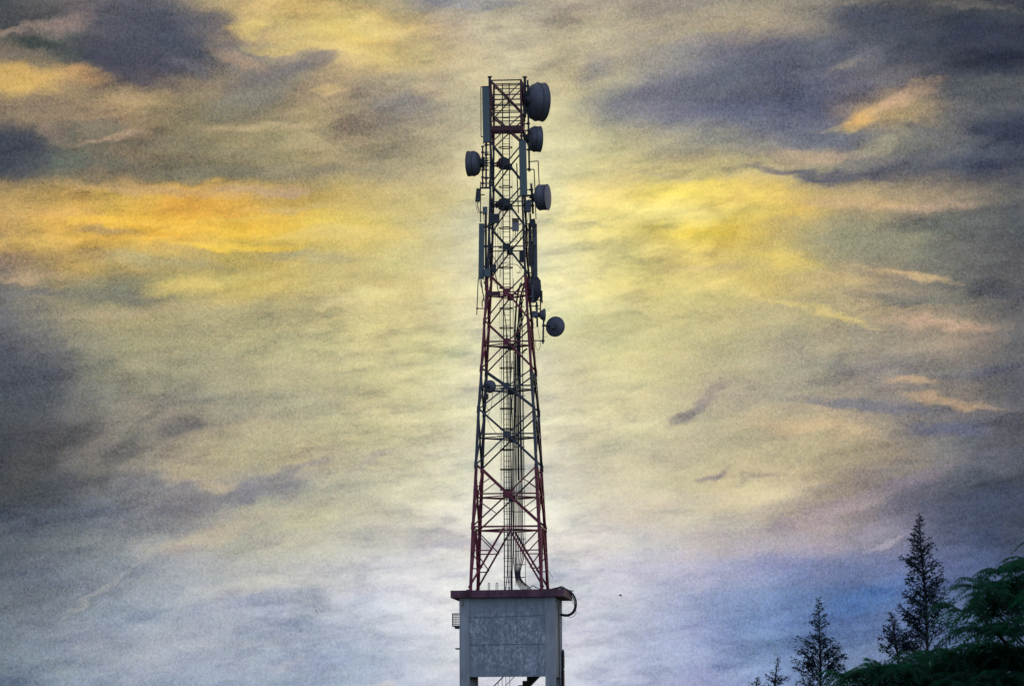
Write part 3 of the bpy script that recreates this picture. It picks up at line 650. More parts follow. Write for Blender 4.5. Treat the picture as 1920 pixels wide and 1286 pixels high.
# things fixed to the block
def cage():
    y = DIST - 1.2; a = P(848.5, 1150, y); c = P(861.5, 1173, y)
    t = thing('wire_cage', 'small wire mesh cage jutting from the left side of the concrete block', 'cage', (c.x, y, c.z))
    d = 0.45
    b = MB()
    for zz in (a.z, c.z):
        b.bar((a.x, y, zz), (c.x + .1, y, zz), 0.05, 0.05); b.bar((a.x, y + d, zz), (c.x + .1, y + d, zz), 0.05, 0.05); b.bar((a.x, y, zz), (a.x, y + d, zz), 0.05, 0.05, (0, 0, 1))
    for yy in (y, y + d): b.bar((a.x, yy, a.z), (a.x, yy, c.z), 0.06, 0.06)
    b.build('frame', M['dark'], t)
    b = MB()
    for i in range(1, 5):
        x = a.x + (c.x - a.x) * i / 5
        for yy in (y, y + d): b.tube([(x, yy, a.z), (x, yy, c.z)], 0.012, 5)
    for i in range(1, 7):
        z = a.z + (c.z - a.z) * i / 7
        for yy in (y, y + d): b.tube([(a.x, yy, z), (c.x + .1, yy, z)], 0.012, 5)
    b.build('mesh', M['steel'], t)
    b = MB(); q = P(857.5, 1176, y)
    b.frame_box(q + Vector((0, d / 2, 0)), EU, EV, EZ, 0.14, 0.2, 0.07); b.frame_box(q + Vector((.1, d / 2, .07)), EU, EV, EZ, 0.3, 0.22, 0.03)
    b.build('support_bracket', M['dark'], t)
cage()
q = P(858.5, 1215.5, DIST - 1.0)
b = MB(); b.frame_box(q, EU, EV, EZ, 0.15, 0.15, 0.035); b.bar(q - EU * .13 - EZ * .02, q + EU * .2 - EZ * .05, 0.05, 0.08)
tag(b.build('wall_bracket', M['dark'], None, q), 'small dark bracket sticking out low on the left side of the concrete block', 'bracket')
for px in (916.8, 931.8):
    q = P(px, 1106, DIST - 2.0); b = MB(); h = 0.43; w = 0.055 if px > 920 else 0.045
    b.tube([q - EU * w, q - EU * w + EZ * (h - w)] + [q + EZ * (h - w) + EU * (w * math.cos(a)) + EZ * (w * 1.6 * math.sin(a)) for a in [math.pi * (1 - i / 8) for i in range(1, 8)]] + [q + EU * w + EZ * (h - w), q + EU * w], 0.021, 6)
    tag(b.build('rebar_loop', M['rust'], None, q), 'thin steel loop on the roof slab, ' + ('the one nearer the ladder' if px > 920 else 'the one nearer the left tower leg'), 'steel loop', 'steel loops on the roof slab')

# ------------------------------------------------------------------ dishes
def dish(label, px, py, rpx, side, th, shroud, bowl, v=0.0, arm_to=None, mat='dish', hub=True, group='dish antennas on the tower', front='rad', radio=False):
    """px, py: centre of the reflector rim; th: degrees turned away from the viewer; shroud and bowl: depths in pixels"""
    Y = DIST + v; c = P(px, py, Y); r = rpx / PXM; d = shroud / PXM; bd = bowl / PXM
    ax = Vector((side * math.cos(R(th)), math.sin(R(th)), 0))
    t = thing('dish_antenna', label, 'dish antenna', c - ax * bd, group)
    b = MB(); n = 12
    prof = [(-bd * (math.sqrt(max(0, 1 - (k / n) ** 2.6)) if d > 0 else 1 - (k / n) ** 2), r * max(k / n, 0.02)) for k in range(n + 1)]
    b.lathe(c, ax, prof, 44)
    if d <= 0: b.lathe(c, ax, [(0, r), (0.02, r * 1.01), (0.03, r * 0.985), (-bd * 0.25 + .03, r * 0.86), (-bd * 0.72 + .03, r * 0.5), (-bd + .04, 0.02)], 44)
    b.build('reflector', M[mat], t)
    if d > 0:
        b = MB(); b.lathe(c, ax, [(-0.012, r * 0.995), (-0.012, r * 1.018), (0.035, r * 1.018), (0.036, r * 1.0), (d - 0.045, r * 1.0), (d - 0.044, r * 1.022), (d, r * 1.022), (d + 0.002, r * 0.98)], 44)
        b.lathe(c, ax, [(-0.012, r * 1.0), (-0.012, r * 1.028), (0.012, r * 1.028), (0.012, r * 1.0)], 44, 1, False)
        b.lathe(c, ax, [(d - 0.035, r * 1.0), (d - 0.035, r * 1.03), (d - 0.012, r * 1.03), (d - 0.012, r * 1.0)], 44, 1, False)
        for k in range(3): b.frame_box(c + ax * (d * .5) + Vector((0, -r * 1.01 * math.cos(.5 * k), r * 1.01 * math.sin(.5 * k))), ax, EZ, Vector((0, 1, 0)), d * .12, .02, .012, 1)
        b.build('shroud', [M[mat], M['dark']], t)
        b = MB(); b.lathe(c, ax, [(d - 0.004, r * 0.985), (d + 0.02 * r, r * 0.7), (d + 0.035 * r, r * 0.35), (d + 0.04 * r, 0.001)], 44); b.build('radome', M[front], t)
    back = c - ax * bd
    if hub:
        b = MB(); b.lathe(back, ax, [(-0.20, 0.001), (-0.20, r * .26), (-0.05, r * .30), (0.02 * r, r * .34), (bd * .12, r * .36)], 16); b.build('hub', M['dark'], t)
        b = MB(); q = back - ax * 0.2
        for s_ in (-1, 1):
            b.bar(q + EZ * (s_ * r * 0.32), q + EZ * (s_ * r * .32) + ax * (bd * .75), 0.05, 0.05); 
        b.bar(q - EZ * r * .5, q + EZ * r * .5, 0.11, 0.11); b.bar(q + EZ * r * .2 - ax * .05, q + EZ * r * .2 - ax * .3, .1, .1); b.bar(q - EZ * r * .2 - ax * .05, q - EZ * r * .2 - ax * .3, .1, .1)
        b.build('mounting_bracket', M['dark'], t)
    if radio:
        b = MB(); q = back - ax * 0.10; sd = ax.cross(EZ)
        b.frame_box(q, ax, sd, EZ, 0.12, 0.17, 0.17); b.frame_box(q - ax * .13, ax, sd, EZ, 0.02, 0.12, 0.13)
        b.build('radio_unit', M['radio'], t)
    if arm_to:
        b = MB(); q = P(arm_to[0], arm_to[1], Y); b.tube([back - ax * .1, Vector((q.x, q.y, q.z))], 0.05, 8); b.build('support_arm', M['dark'], t)
    return t
dish('largest grey drum dish, at the top right corner of the tower', 1006, 191.3, 36.3, 1, 22, 14, 19, 0.6, (984, 196))
dish('grey drum dish just below the largest dish on the right', 1001.5, 261, 24.3, 1, 13, 12, 13, 0.3, (984, 262))
dish('grey drum dish, the only one on the left side of the upper tower', 889, 307, 23.8, -1, 13, 11.8, 13, -0.3, (910, 307))
dish('grey drum dish on the right with its pale round face turned towards the viewer', 1011.5, 370.5, 24.2, 1, -16, 16.5, 8, -0.9, (992, 371))
dish('small dark dish inside the lattice, the upper of two in the middle of the tower', 941, 307.5, 11.6, 1, -38, 9, 5, 1.3, (928, 306), 'darkred', True, 'dish antennas on the tower', 'dark')
dish('small dark dish inside the lattice beside the finned radio, lower of the inner two', 941, 384, 11.8, 1, -35, 9, 6, 1.2, (926, 384), 'dark', True, 'dish antennas on the tower', 'dark')
dish('blue grey shallow dish half hidden behind a pole on the right of the tower', 1000.5, 542, 26, 1, 32, 0, 8, 0.6, (988, 542))
dish('small flared dish pointing right beside the rounded radio', 1020.5, 590.5, 12.2, 1, 10, 0, 11, -0.2, (1004, 590))
dish('round dish hanging out lowest on the right with a box on its back', 1041, 612.3, 19.2, 1, 68, 0, 6.5, -0.4, (1019, 610), 'dish', False, 'dish antennas on the tower', 'rad', True)
dish('small dish low on the left leg of the tower', 918, 724.5, 11.8, 1, 62, 3, 5, -1.55, (911, 726))

# ------------------------------------------------------------------ panel antennas
def panel(label, x0, x1, y0, y1, xb0, v, yaw=0, depth=0.2, mat='panel', arms=((0.15, 12), (0.85, 12)), arm_side=1, name='panel_antenna'):
    """tall box antenna: top corners at x0..x1, y0; left bottom corner at xb0, y1"""
    Y = DIST + v; tl = P(x0, y0, Y); bl = P(xb0, y1, Y); w = (x1 - x0) / PXM
    ez = (tl - bl).normalized(); ex = Vector((math.cos(R(yaw)), math.sin(R(yaw)), 0)); ex = (ex - ez * ex.dot(ez)).normalized(); ey = ez.cross(ex)
    h = (tl - bl).length; c = (tl + bl) / 2 + ex * w / 2
    t = thing(name, label, 'panel antenna', bl + ex * w / 2, 'panel antennas on the tower')
    b = MB(); hw, hd = w / 2, depth / 2
    ch = min(hw, hd) * 0.35
    ring = [(-hw, hd), (-hw, -hd + ch), (-hw + ch, -hd), (hw - ch, -hd), (hw, -hd + ch), (hw, hd)]
    vs = [c + ex * x + ey * y + ez * (s_ * h / 2) for s_ in (-1, 1) for x, y in ring]; k = len(ring)
    b.add(vs, [(i, (i + 1) % k, k + (i + 1) % k, k + i) for i in range(k)] + [tuple(range(k))[::-1], tuple(range(k, 2 * k))])
    b.build('radome', M[mat], t)
    for s_ in (-1, 1):
        b = MB(); b.frame_box(c + ez * (s_ * (h / 2 + 0.012)), ex, ey, ez, hw * 1.03, hd * 1.05, 0.022); b.build('end_cap', M['dark'], t)
    b = MB()
    for s_ in (-.5, 0, .5): b.tube([c - ez * (h / 2) + ex * (s_ * w), c - ez * (h / 2 + 0.14) + ex * (s_ * w)], 0.022, 6)
    b.build('connector', M['dark'], t)
    for f, ln in arms:
        b = MB(); q = c + ez * (h * (0.5 - f)) + ey * hd
        b.bar(q, q + ey * 0.14, 0.10, 0.07); b.bar(q + ey * .14, q + ey * .14 + Vector((arm_side * ln / PXM, 0, 0)), 0.06, 0.06)
        b.build('mounting_arm', M['dark'], t)
    return t
pt = panel('tall pale teal panel antenna at the top left corner of the tower', 904, 917.5, 163.5, 267, 906, -0.9, -6, 0.22)
b = MB()
a0, a1 = P(901.5, 164, DIST - .75), P(902.0, 257, DIST - .75)
b.bar(a0, a1, 0.05, 0.12); b.bar(a0, P(905, 163.5, DIST - .75), 0.05, 0.1); b.bar(a1, P(907, 257, DIST - .75), 0.05, 0.1); b.build('tilt_bracket', M['dark'], pt)
panel('tall pale teal panel antenna on the right below the two uppermost dishes', 973.3, 986.5, 264.5, 366.5, 975.6, -1.25, 12, 0.2, 'panel', ((0.15, 6), (0.85, 6)))
panel('grey green panel antenna on the left edge at mid height of the tower', 898.2, 908.6, 420.5, 522, 897, -1.0, 4, 0.2, 'panel', ((0.12, 10), (0.88, 10)))
panel('dark panel antenna on the right edge at mid height of the tower', 998.2, 1006.6, 421, 521, 999.3, -0.2, 18, 0.22, 'radio', ((0.1, 10), (0.9, 10)), -1)
panel('narrow dark panel antenna behind the blue grey shallow dish', 1011.5, 1014.0, 526, 584, 1012.2, 0.3, 0, 0.2, 'dark', ((0.3, 10), (0.9, 10)), -1)
panel('short flat dark panel right beside the blue grey shallow dish', 1014.2, 1017.2, 546, 564, 1014.4, -0.1, 0, 0.12, 'dark', ((0.3, 10), (0.9, 10)), -1)
panel('thin dark panel antenna on the right leg beside the pale teal panel', 990.5, 996, 420, 498, 991.5, -0.6, 10, 0.14, 'dark', ((0.15, 5), (0.85, 5)), -1)

# ------------------------------------------------------------------ radio boxes
def radio(label, x0, x1, y0, y1, v, mat='radio', fins=False, depth=0.22, lean=0.0, roof=None, cables=2, link=None):
    Y = DIST + v; a = P(x0, y0, Y); c = P(x1, y1, Y); ctr = (a + c) / 2; w, h = c.x - a.x, a.z - c.z
    ez = Vector((math.sin(R(lean)), 0, math.cos(R(lean)))); ex = Vector((math.cos(R(lean)), 0, -math.sin(R(lean)))); ey = Vector((0, 1, 0))
    t = thing('radio_unit', label, 'radio unit', ctr - ez * h / 2, 'radio units on the tower')
    b = MB(); b.frame_box(ctr, ex, ey, ez, w / 2, depth / 2, h / 2)
    if fins:
        k = 5
        for i in range(k):
            b.frame_box(ctr + ez * (h * ((i + .5) / k - .5)) - ey * (depth / 2 + 0.04), ex, ey, ez, w * 0.47, 0.04, h * 0.035)
    else: b.frame_box(ctr - ey * (depth / 2 + 0.012), ex, ey, ez, w * 0.42, 0.012, h * 0.42)
    b.build('case', M[mat], t)
    if roof:
        b = MB(); b.frame_box(ctr + ez * (h * 0.36) - ey * (depth / 2 + .03), ex, ey, ez, w * 0.5, 0.03, h * 0.13); b.frame_box(ctr + ez * (h * .5 + .02), ex, ey, ez, w * .53, depth * .6, .02); b.build('sun_shield', M[roof], t)
    b = MB()
    for i in range(3): b.tube([ctr - ez * (h / 2) + ex * (w * (-.28 + .28 * i)), ctr - ez * (h / 2 + 0.09) + ex * (w * (-.28 + .28 * i))], 0.025, 6)
    b.build('connector', M['dark'], t)
    b = MB(); b.frame_box(ctr + ey * (depth / 2 + .05), ex, ey, ez, w * .25, 0.05, h * .38)
    if link:
        q = P(link[0], link[1], Y + depth / 2 + .05); b.bar(ctr + ey * (depth / 2 + .05), q, 0.06, 0.06, (0, 1, 0))
    b.build('mounting_bracket', M['dark'], t)
    for i in range(cables):
        q = ctr - ez * (h / 2 + .08) + ex * (w * (-.28 + .28 * i)); sgn = 1 if ctr.x < CX else -1
        b = MB(); b.tube(spline([q, q + Vector((sgn * .02, 0, -.3)), q + Vector((sgn * .12, .1, -.6)), q + Vector((sgn * .3, .3, -.5))]), 0.014, 5); b.build('tail_cable', M['cable'], t)
    return t
radio('ribbed grey radio on a thin pole at the far left below the left drum dish', 892, 901, 354, 378, -0.6, 'radio', True, 0.25, 6, None, 2, (909, 365))
radio('small teal box on the left leg above the finned radio', 905, 914, 388, 401.5, -1.25, 'panel', False, 0.2, 0, None, 1)
radio('wide dark finned radio on the left front of the lattice', 917, 937, 401.5, 418.5, -1.3, 'radio', True, 0.25, 0, None, 2)
radio('pale grey radio with a rusty top beside the ladder', 960, 973, 411, 433, -1.2, 'pale', False, 0.22, 0, 'rust', 3, (978, 420))
radio('dark square radio box inside the right leg', 973.5, 984.5, 470, 491.5, -0.9, 'dark', False, 0.25, 0, None, 2)
radio('dark radio box inside the left leg above the red section', 921.5, 930.5, 496.5, 511, -1.1, 'dark', False, 0.25, 0, None, 2, (914, 503))
radio('teal radio box at the foot of the left grey green panel antenna', 907.5, 919.5, 504.5, 519, -1.35, 'panel', False, 0.2, 0, None, 1)
radio('dark radio box on the right leg under the pale teal panel antenna', 985, 996, 376, 398, -1.2, 'radio', False, 0.25, 0, None, 2)
radio('dark tilted radio box at the head of the right dark panel antenna', 993.5, 1004, 411, 424, -0.9, 'dark', False, 0.2, -12, None, 2)
radio('small pale box on the right dark panel antenna', 999.5, 1006, 444, 460, -0.65, 'dish', False, 0.15, 0, None, 0)
radio('rounded grey radio behind the small flared dish', 997.5, 1008.5, 583.5, 594.5, -0.4, 'dish', False, 0.28, 0, None, 1)
radio('dark junction box on the small dish bracket, left leg', 909.5, 916, 738, 747, -1.6, 'dark', False, 0.15, 0, None, 1)

# ------------------------------------------------------------------ mounting pipes
def pipe(label, runs, v, r=0.045, name='mounting_pipe', cat='pipe', arms=(), mat='dark'):
    """runs: pixel polylines of one welded pipe frame; arms: short stubs to the tower as (x0,y0,x1,y1)"""
    q = P(runs[0][-1][0], runs[0][-1][1], DIST + v)
    t = thing(name, label, cat, q, 'mounting pipes on the tower')
    for k, rn in enumerate(runs):
        b = MB()
        pts = [P(x, y, DIST + v) for x, y in rn]
        for a, c in zip(pts, pts[1:]): b.tube([a, c], r, 8)
        b.build('pipe', M[mat], t)
    for x0, y0, x1, y1 in arms:
        b = MB(); b.bar(P(x0, y0, DIST + v), P(x1, y1, DIST + v * .5), 0.06, 0.07)
        for x, y in ((x0, y0),): b.frame_box(P(x, y, DIST + v), EU, EV, EZ, r * 1.7, r * 1.7, 0.06)
        b.build('clamp_arm', M[mat], t)
pipe('round topped pole carrying the two uppermost right dishes', [[(989.3, 151), (992.5, 322)]], 0.2, 0.06, arms=((989.6, 162, 978, 160), (989.8, 173, 978, 175), (990.5, 232, 980, 233), (991, 245, 980, 246), (991.5, 281, 981, 281), (992, 318, 982, 318)))
pipe('pole with a flat cap carrying the left drum dish', [[(905, 275), (905, 352)], [(902, 274.8), (908, 274.8)]], -0.4, 0.05, arms=((905, 286, 916, 286), (905, 297, 916, 297), (905, 319, 916, 319), (905, 333, 916, 333), (905, 344, 916, 344)))
pipe('doubled pole between the left drum dish and the left tower leg', [[(911.5, 268), (911.5, 352)], [(903, 352.5), (920, 352.5)]], -0.9, 0.06, arms=((911.5, 272, 921, 272), (911.5, 290, 921, 290), (911.5, 306, 921, 306), (911.5, 334, 921, 334)))
pipe('thin pole holding the ribbed radio at the far left', [[(901, 341), (901, 417)]], -0.5, 0.03, arms=((901, 353, 916, 353), (901, 399, 912, 398)))
pipe('outer thin bent pipe frame above the pale faced dish', [[(990, 303.5), (1009, 302.3), (1011, 346)]], 0.1, 0.032)
pipe('inner thin bent pipe frame running down left of the pale faced dish', [[(990, 318.5), (1001.5, 317.8), (1005, 411)]], 0.1, 0.032)
pipe('stout pole carrying the pale faced dish', [[(996, 344.5), (999.5, 401)]], -0.6, 0.07, arms=((996.5, 356, 984, 356), (997, 368, 984, 368), (998, 386, 984, 386)))
pipe('dark pole along the right leg beside the dark panel antenna', [[(994, 400), (998, 532)]], -0.4, 0.06, arms=((995, 420, 986, 420), (996, 455, 988, 455), (997, 492, 990, 492), (998, 520, 992, 520)))
pipe('dark pole behind the left grey green panel antenna', [[(911, 388), (911, 545)]], -0.9, 0.07, arms=((911, 425, 920, 425), (911, 462, 918, 462), (911, 500, 918, 500), (911, 530, 914, 530)))
pipe('thin pole hanging at the far left below the grey green panel antenna', [[(896.7, 523), (893.8, 590)]], -0.8, 0.03, arms=((894.5, 578.5, 909, 578.5),))
pipe('pale blue pole in front of the shallow dish', [[(997, 520), (998.5, 566)]], -0.3, 0.085, mat='dish', arms=((997.5, 530, 1001, 530), (998, 556, 990, 556)))
pipe('dark pole on the far right beside the narrow panel antenna', [[(1006, 566), (1007.5, 613)]], -0.1, 0.06, arms=((1006.5, 574, 991, 574), (1007, 588, 992, 588)))
pipe('short pole holding the lowest right dish', [[(1019.3, 598), (1018, 644.5)]], -0.5, 0.055, arms=((1018.3, 639, 1000, 638.5), (1019.3, 610.5, 1030, 610.5)))
pipe('short pole inside the lattice near the right pale teal panel', [[(968.8, 306), (972, 400)]], 0.9, 0.035)
pipe('short dark stub pole slanting inside the lattice above the third section', [[(978.5, 661), (988.5, 653.5)]], 0.4, 0.055)
pipe('short pole carrying the small low dish on the left leg', [[(911, 713), (911, 750)]], -1.5, 0.05, arms=((911, 722, 904, 722), (911, 742, 904, 742)))

# ------------------------------------------------------------------ cables
def cable(label, pts, v, r=0.018, group=None, cat='cable', name='cable'):
    q = P(pts[-1][0], pts[-1][1], DIST + (pts[-1][2] if len(pts[-1]) > 2 else v))
    b = MB(); b.tube(spline([P(p[0], p[1], DIST + (p[2] if len(p) > 2 else v)) for p in pts], 5), r, 6)
    return tag(b.build(name, M['cable'], None, q), label, cat, group)
rc = random.Random(3)
FG = 'black feeder cables on the cable tray'
FL = 'black feeder cable running straight down the tray right of the ladder'
for k in range(7):
    xb = 963 + k * 3.1; xt = 964 + k * 1.5; top = rc.choice((515, 530, 545, 560, 575, 590))
    pts = [(xt + 12 + k * 0.6, top, 0.5), (xt + 4, top + 35, 0.6)]
    for y in range(640, 1040, 57): pts.append((xt + (xb - xt) * (y - 600) / 440 + rc.uniform(-.5, .5), y, 0.7))
    e = 973 + k * 3.0
    pts += [(xb - 0.5, 1048, 0.6), (965.5 + k * 1.6, 1073, 0.2), (967.5 + k * 1.9, 1088, -0.3), (e, 1099, -0.7), (e + 6, 1107, -1.0)]
    cable(FL, pts, 0.7, rc.uniform(0.025, 0.032), FG)
for k in range(5):
    x = 949.5 + k * 2.6; top = 575 + 34 * k
    pts = [(x - 6 + k * 3, top, 0.1), (x, top + 40, 0.2)] + [(x + rc.uniform(-.9, .9) + (y - 600) * 0.004, y, 0.25) for y in range(top + 80, 1060, 75)] + [(x + rc.uniform(-1, 2), 1075, 0.1), (x + rc.uniform(-2, 4), 1107, -0.2)]
    cable('black cable wandering down along the caged ladder', pts, 0.2, rc.uniform(0.020, 0.032), 'black cables along the ladder')
for k in range(4):
    x = 967 + k * 4.2
    pts = [(982 - k * 2, 548 + 6 * k, 0.2), (975 + k, 585, .3), (x, 640, .5), (x + 0.6, 720, .6), (x + 0.8, 800, .6), (x + 1.4, 900, .6)]
    cable('thick black cable swinging from the right leg into the tray', pts, 0.4, 0.028, 'thick cables from the right leg')
cable('thin wire sagging from the small low dish towards the ladder', [(923.5, 735), (921.5, 760), (916, 776), (914, 783), (919, 797), (927, 808), (935, 817), (945, 832)], -1.3, 0.014)
cable('thin cable loop hanging under the lowest right dish pole', [(1008, 612), (1011, 630), (1013.5, 645), (1011, 655), (1008.5, 656.5), (1004.5, 650), (1003.5, 638)], -0.3, 0.014)
cable('thin wire hanging from the rim of the lowest right dish', [(1027, 629), (1024, 631.5), (1020, 632)], -0.4, 0.012)
cable('thin cable looping from the ribbed radio at the far left', [(895.5, 379), (896, 386), (898, 393), (900.5, 395)], -0.6, 0.018)
cable('black cable from the grey green panel antenna down the left leg', [(902, 524), (903.5, 536), (905, 548), (907, 558), (904, 567), (904.5, 576)], -1.0, 0.035)
cable('thin wire hooked under the left grey green panel antenna', [(899, 523), (901, 533), (904, 543), (907, 556), (908, 566)], -1.1, 0.02)
cable('looped cable across the lattice beside the red section joint', [(923, 478), (930, 490), (936, 500), (943, 502), (952, 497), (962, 495.5), (970, 497), (976, 503), (984, 502)], -1.0, 0.02)
cable('cable drooping under the pale radio beside the ladder', [(966, 434), (966, 445), (969, 452), (974, 451), (977, 440), (978, 430)], -1.1, 0.016)
cable('thin cable from the dark radio inside the left leg', [(928, 512), (931, 525), (933, 540), (936, 552)], -1.0, 0.03)
for k, x in enumerate((928.5, 933, 938.5)):
    cable('thin upright wire between the left leg and the ladder', [(x + 2, 415), (x, 440), (x + 1.0, 470), (x - 0.5, 500 + 10 * k)], 0.9, 0.014, 'thin upright wires in the lattice')
cable('thin stay wire standing left of the ladder', [(939.8, 560), (939.8, 700), (939.8, 900)], -0.2, 0.009)
cable('loose wire end beside the right tower leg', [(1025, 1064), (1028, 1070), (1037, 1083)], 1.6, 0.012)
LB = 'cables drooping from the roof slab'
cable('thick black cable bundle looping from the slab corner into the side wall', [(1032, 1105, 1.2), (1050, 1101.5, .8), (1063, 1106, .6), (1073, 1112, .6), (1079.3, 1124, .6), (1080, 1136, .6), (1076, 1147, .6), (1066, 1153.5, .6), (1056, 1153.5, .8), (1048.5, 1151, 1.0)], 0.6, 0.058, LB)
cable('second black cable of the loop at the slab corner, slightly inside the first', [(1040, 1104, 1.2), (1052, 1102, 1.0), (1066, 1109, .8), (1075, 1121, .8), (1077.6, 1135, .8), (1073.5, 1146, .8), (1064, 1151.5, .8), (1049, 1150, 1.1)], 0.6, 0.034, LB)
cable('thin wire hanging loose inside the cable loop at the slab corner', [(1066, 1107), (1071, 1122), (1078, 1138), (1080, 1147), (1077, 1154), (1071, 1156.5), (1064, 1155)], 0.4, 0.014, LB)
cable('wire humped over the roof slab beside the right tower leg', [(988, 1104.5), (994, 1101), (999.5, 1097.5), (1006, 1101.5), (1014, 1104.5)], -1.0, 0.025)
cable('wire running over the right end of the roof slab', [(1030, 1104.5), (1042, 1102.5), (1053, 1099), (1060, 1103), (1068, 1106.5), (1076, 1107.5)], -0.6, 0.03)

# ------------------------------------------------------------------ feathery conifers (casuarina habit)
def conifer(label, tip, foot, Y, prof, seed, dens=1.0, tw=0.055, sub=None):
    """prof: (fraction from the top, half width in pixels); tip, foot: pixels of the leader and of the visible foot"""
    rg = random.Random(seed); pm = F_PX / Y
    a = P(tip[0], tip[1], Y); f = P(foot[0], foot[1], Y)
    base = Vector((f.x + (f.x - a.x) * 0.3, Y, -0.1))
    t = thing('conifer_tree', label, 'tree', base, 'feathery conifers on the right')
    H = a.z - f.z
    def axis(s):     # s from 0 at tip to 1 at foot
        q = a.lerp(f, s); return q + Vector((math.sin(s * 5 + seed) * 0.04 * H * .15, math.cos(s * 4) * 0.05, 0))
    b = MB(); pts = [base, base.lerp(f, .5), f] + [axis(1 - k / 14) for k in range(1, 15)]
    b.tube(pts, 0.055, 7, 0, 0.007); b.build('trunk', M['bark'], t)
    def width(s):
        for (s0, w0), (s1, w1) in zip(prof, prof[1:]):
            if s <= s1: return (w0 + (w1 - w0) * (s - s0) / max(1e-6, s1 - s0)) / pm
        return prof[-1][1] / pm
    tw_m = MB(); nd = MB()
    def needle(p, d, ln, wd):
        d = d.normalized(); sd = d.cross(Vector((rg.uniform(-1, 1), rg.uniform(-1, 1), rg.uniform(-1, 1)))).normalized() * wd
        nd.add([p - sd * .5, p + d * ln * .5 - sd * .8, p + d * ln, p + d * ln * .5 + sd * .8], [(0, 1, 2, 3)])
    def spray(pts, ln0, wd):
        K = len(pts)
        for k in range(1, K):
            d = (pts[k] - pts[k - 1])
            for j in range(3):
                e = d.normalized() + Vector((rg.uniform(-.9, .9), rg.uniform(-.9, .9), rg.uniform(-.55, .75)))
                needle(pts[k - 1].lerp(pts[k], rg.random()), e, ln0 * rg.uniform(.6, 1.3), wd)
    ext = 1.22   # branches go on below the visible foot
    hpx = H * pm; s = 2.0 / hpx
    while s < ext:
        p = axis(min(s, 1)) if s <= 1 else f.lerp(base, (s - 1) / 0.5)
        w0 = width(min(s, 1)); wd = w0 * rg.uniform(0.45, 1.1)
        if rg.random() < 0.12: wd *= 1.3
        an = rg.uniform(0, 2 * math.pi); dr = Vector((math.cos(an), math.sin(an), 0))
        rise = rg.uniform(0.85, 1.45); K = 6; bp = []
        bend = rg.uniform(.25, .55)
        for k in range(K + 1):
            q = k / K
            bp.append(p + dr * (wd * q) + EZ * (wd * (rise * q - bend * q * q)) + Vector((rg.uniform(-1, 1), rg.uniform(-1, 1), rg.uniform(-1, 1))) * 0.02 * min(1, wd * 2))
        tw_m.tube(bp, 0.014 if wd > .3 else 0.008, 4, 0, 0.004, False)
        # short side twigs, each ending in a little curled tuft
        nt_ = max(2, int(wd * pm / 2.3 * dens))
        for j in range(nt_):
            q = rg.uniform(.18, 1.0); k = min(K - 1, int(q * K)); o = bp[k].lerp(bp[k + 1], q * K - k)
            e = (dr * rg.uniform(.4, 1.1) + dr.cross(EZ) * rg.uniform(-.9, .9) + EZ * rg.uniform(.0, .95)).normalized()
            l2 = min(0.26, .05 + wd * rg.uniform(.14, .30))
            m_ = o + e * l2 * .55; t_ = o + e * l2 - EZ * l2 * .25
            tw_m.tube([o, m_, t_], 0.006, 3, 0, 0.003, False)
            for i_ in range(3):
                ee = e + Vector((rg.uniform(-.8, .8), rg.uniform(-.8, .8), rg.uniform(-.9, .4)))
                needle(m_.lerp(t_, rg.random()), ee, rg.uniform(.07, .14) * min(1, .45 + wd), tw * .42 * min(1, .6 + wd))
        s += rg.uniform(.5, 1.5) * 1.15 / hpx
    tw_m.build('branches', M['needle'], t); nd.build('crown', M['needle'], t)
PR = [(0, 1), (.08, 9), (.18, 15), (.28, 21), (.38, 26), (.5, 33), (.62, 33), (.75, 42), (.9, 46), (1, 46)]
conifer('tallest feathery dark conifer, its foot hidden by the green fronds', (1724, 963), (1739, 1212), 150, PR, 11, 1.0)
conifer('slim feathery conifer standing clear in the gap left of the tallest one', (1536.5, 1119), (1537.5, 1290), 150, [(0, 1), (.1, 6), (.25, 13), (.40, 17), (.46, 10), (.52, 22), (.7, 33), (.85, 44), (1, 46)], 23, 1.0)
conifer('short feathery conifer close to the left of the tallest one', (1671, 1146), (1684, 1240), 140, [(0, 1), (.2, 9), (.4, 14), (.55, 18), (.7, 34), (.85, 44), (1, 44)], 35, 1.0)
conifer('small conifer with a bent tip at the bottom edge, left of the slim one', (1459, 1231), (1451, 1292), 165, [(0, 1), (.3, 4), (.6, 8), (.75, 14), (1, 24)], 41, 1.1)
conifer('lowest conifer tips barely rising over the bottom edge of the view', (1420, 1268), (1416, 1300), 170, [(0, 1), (.3, 4), (.6, 9), (1, 16)], 57, 1.1)

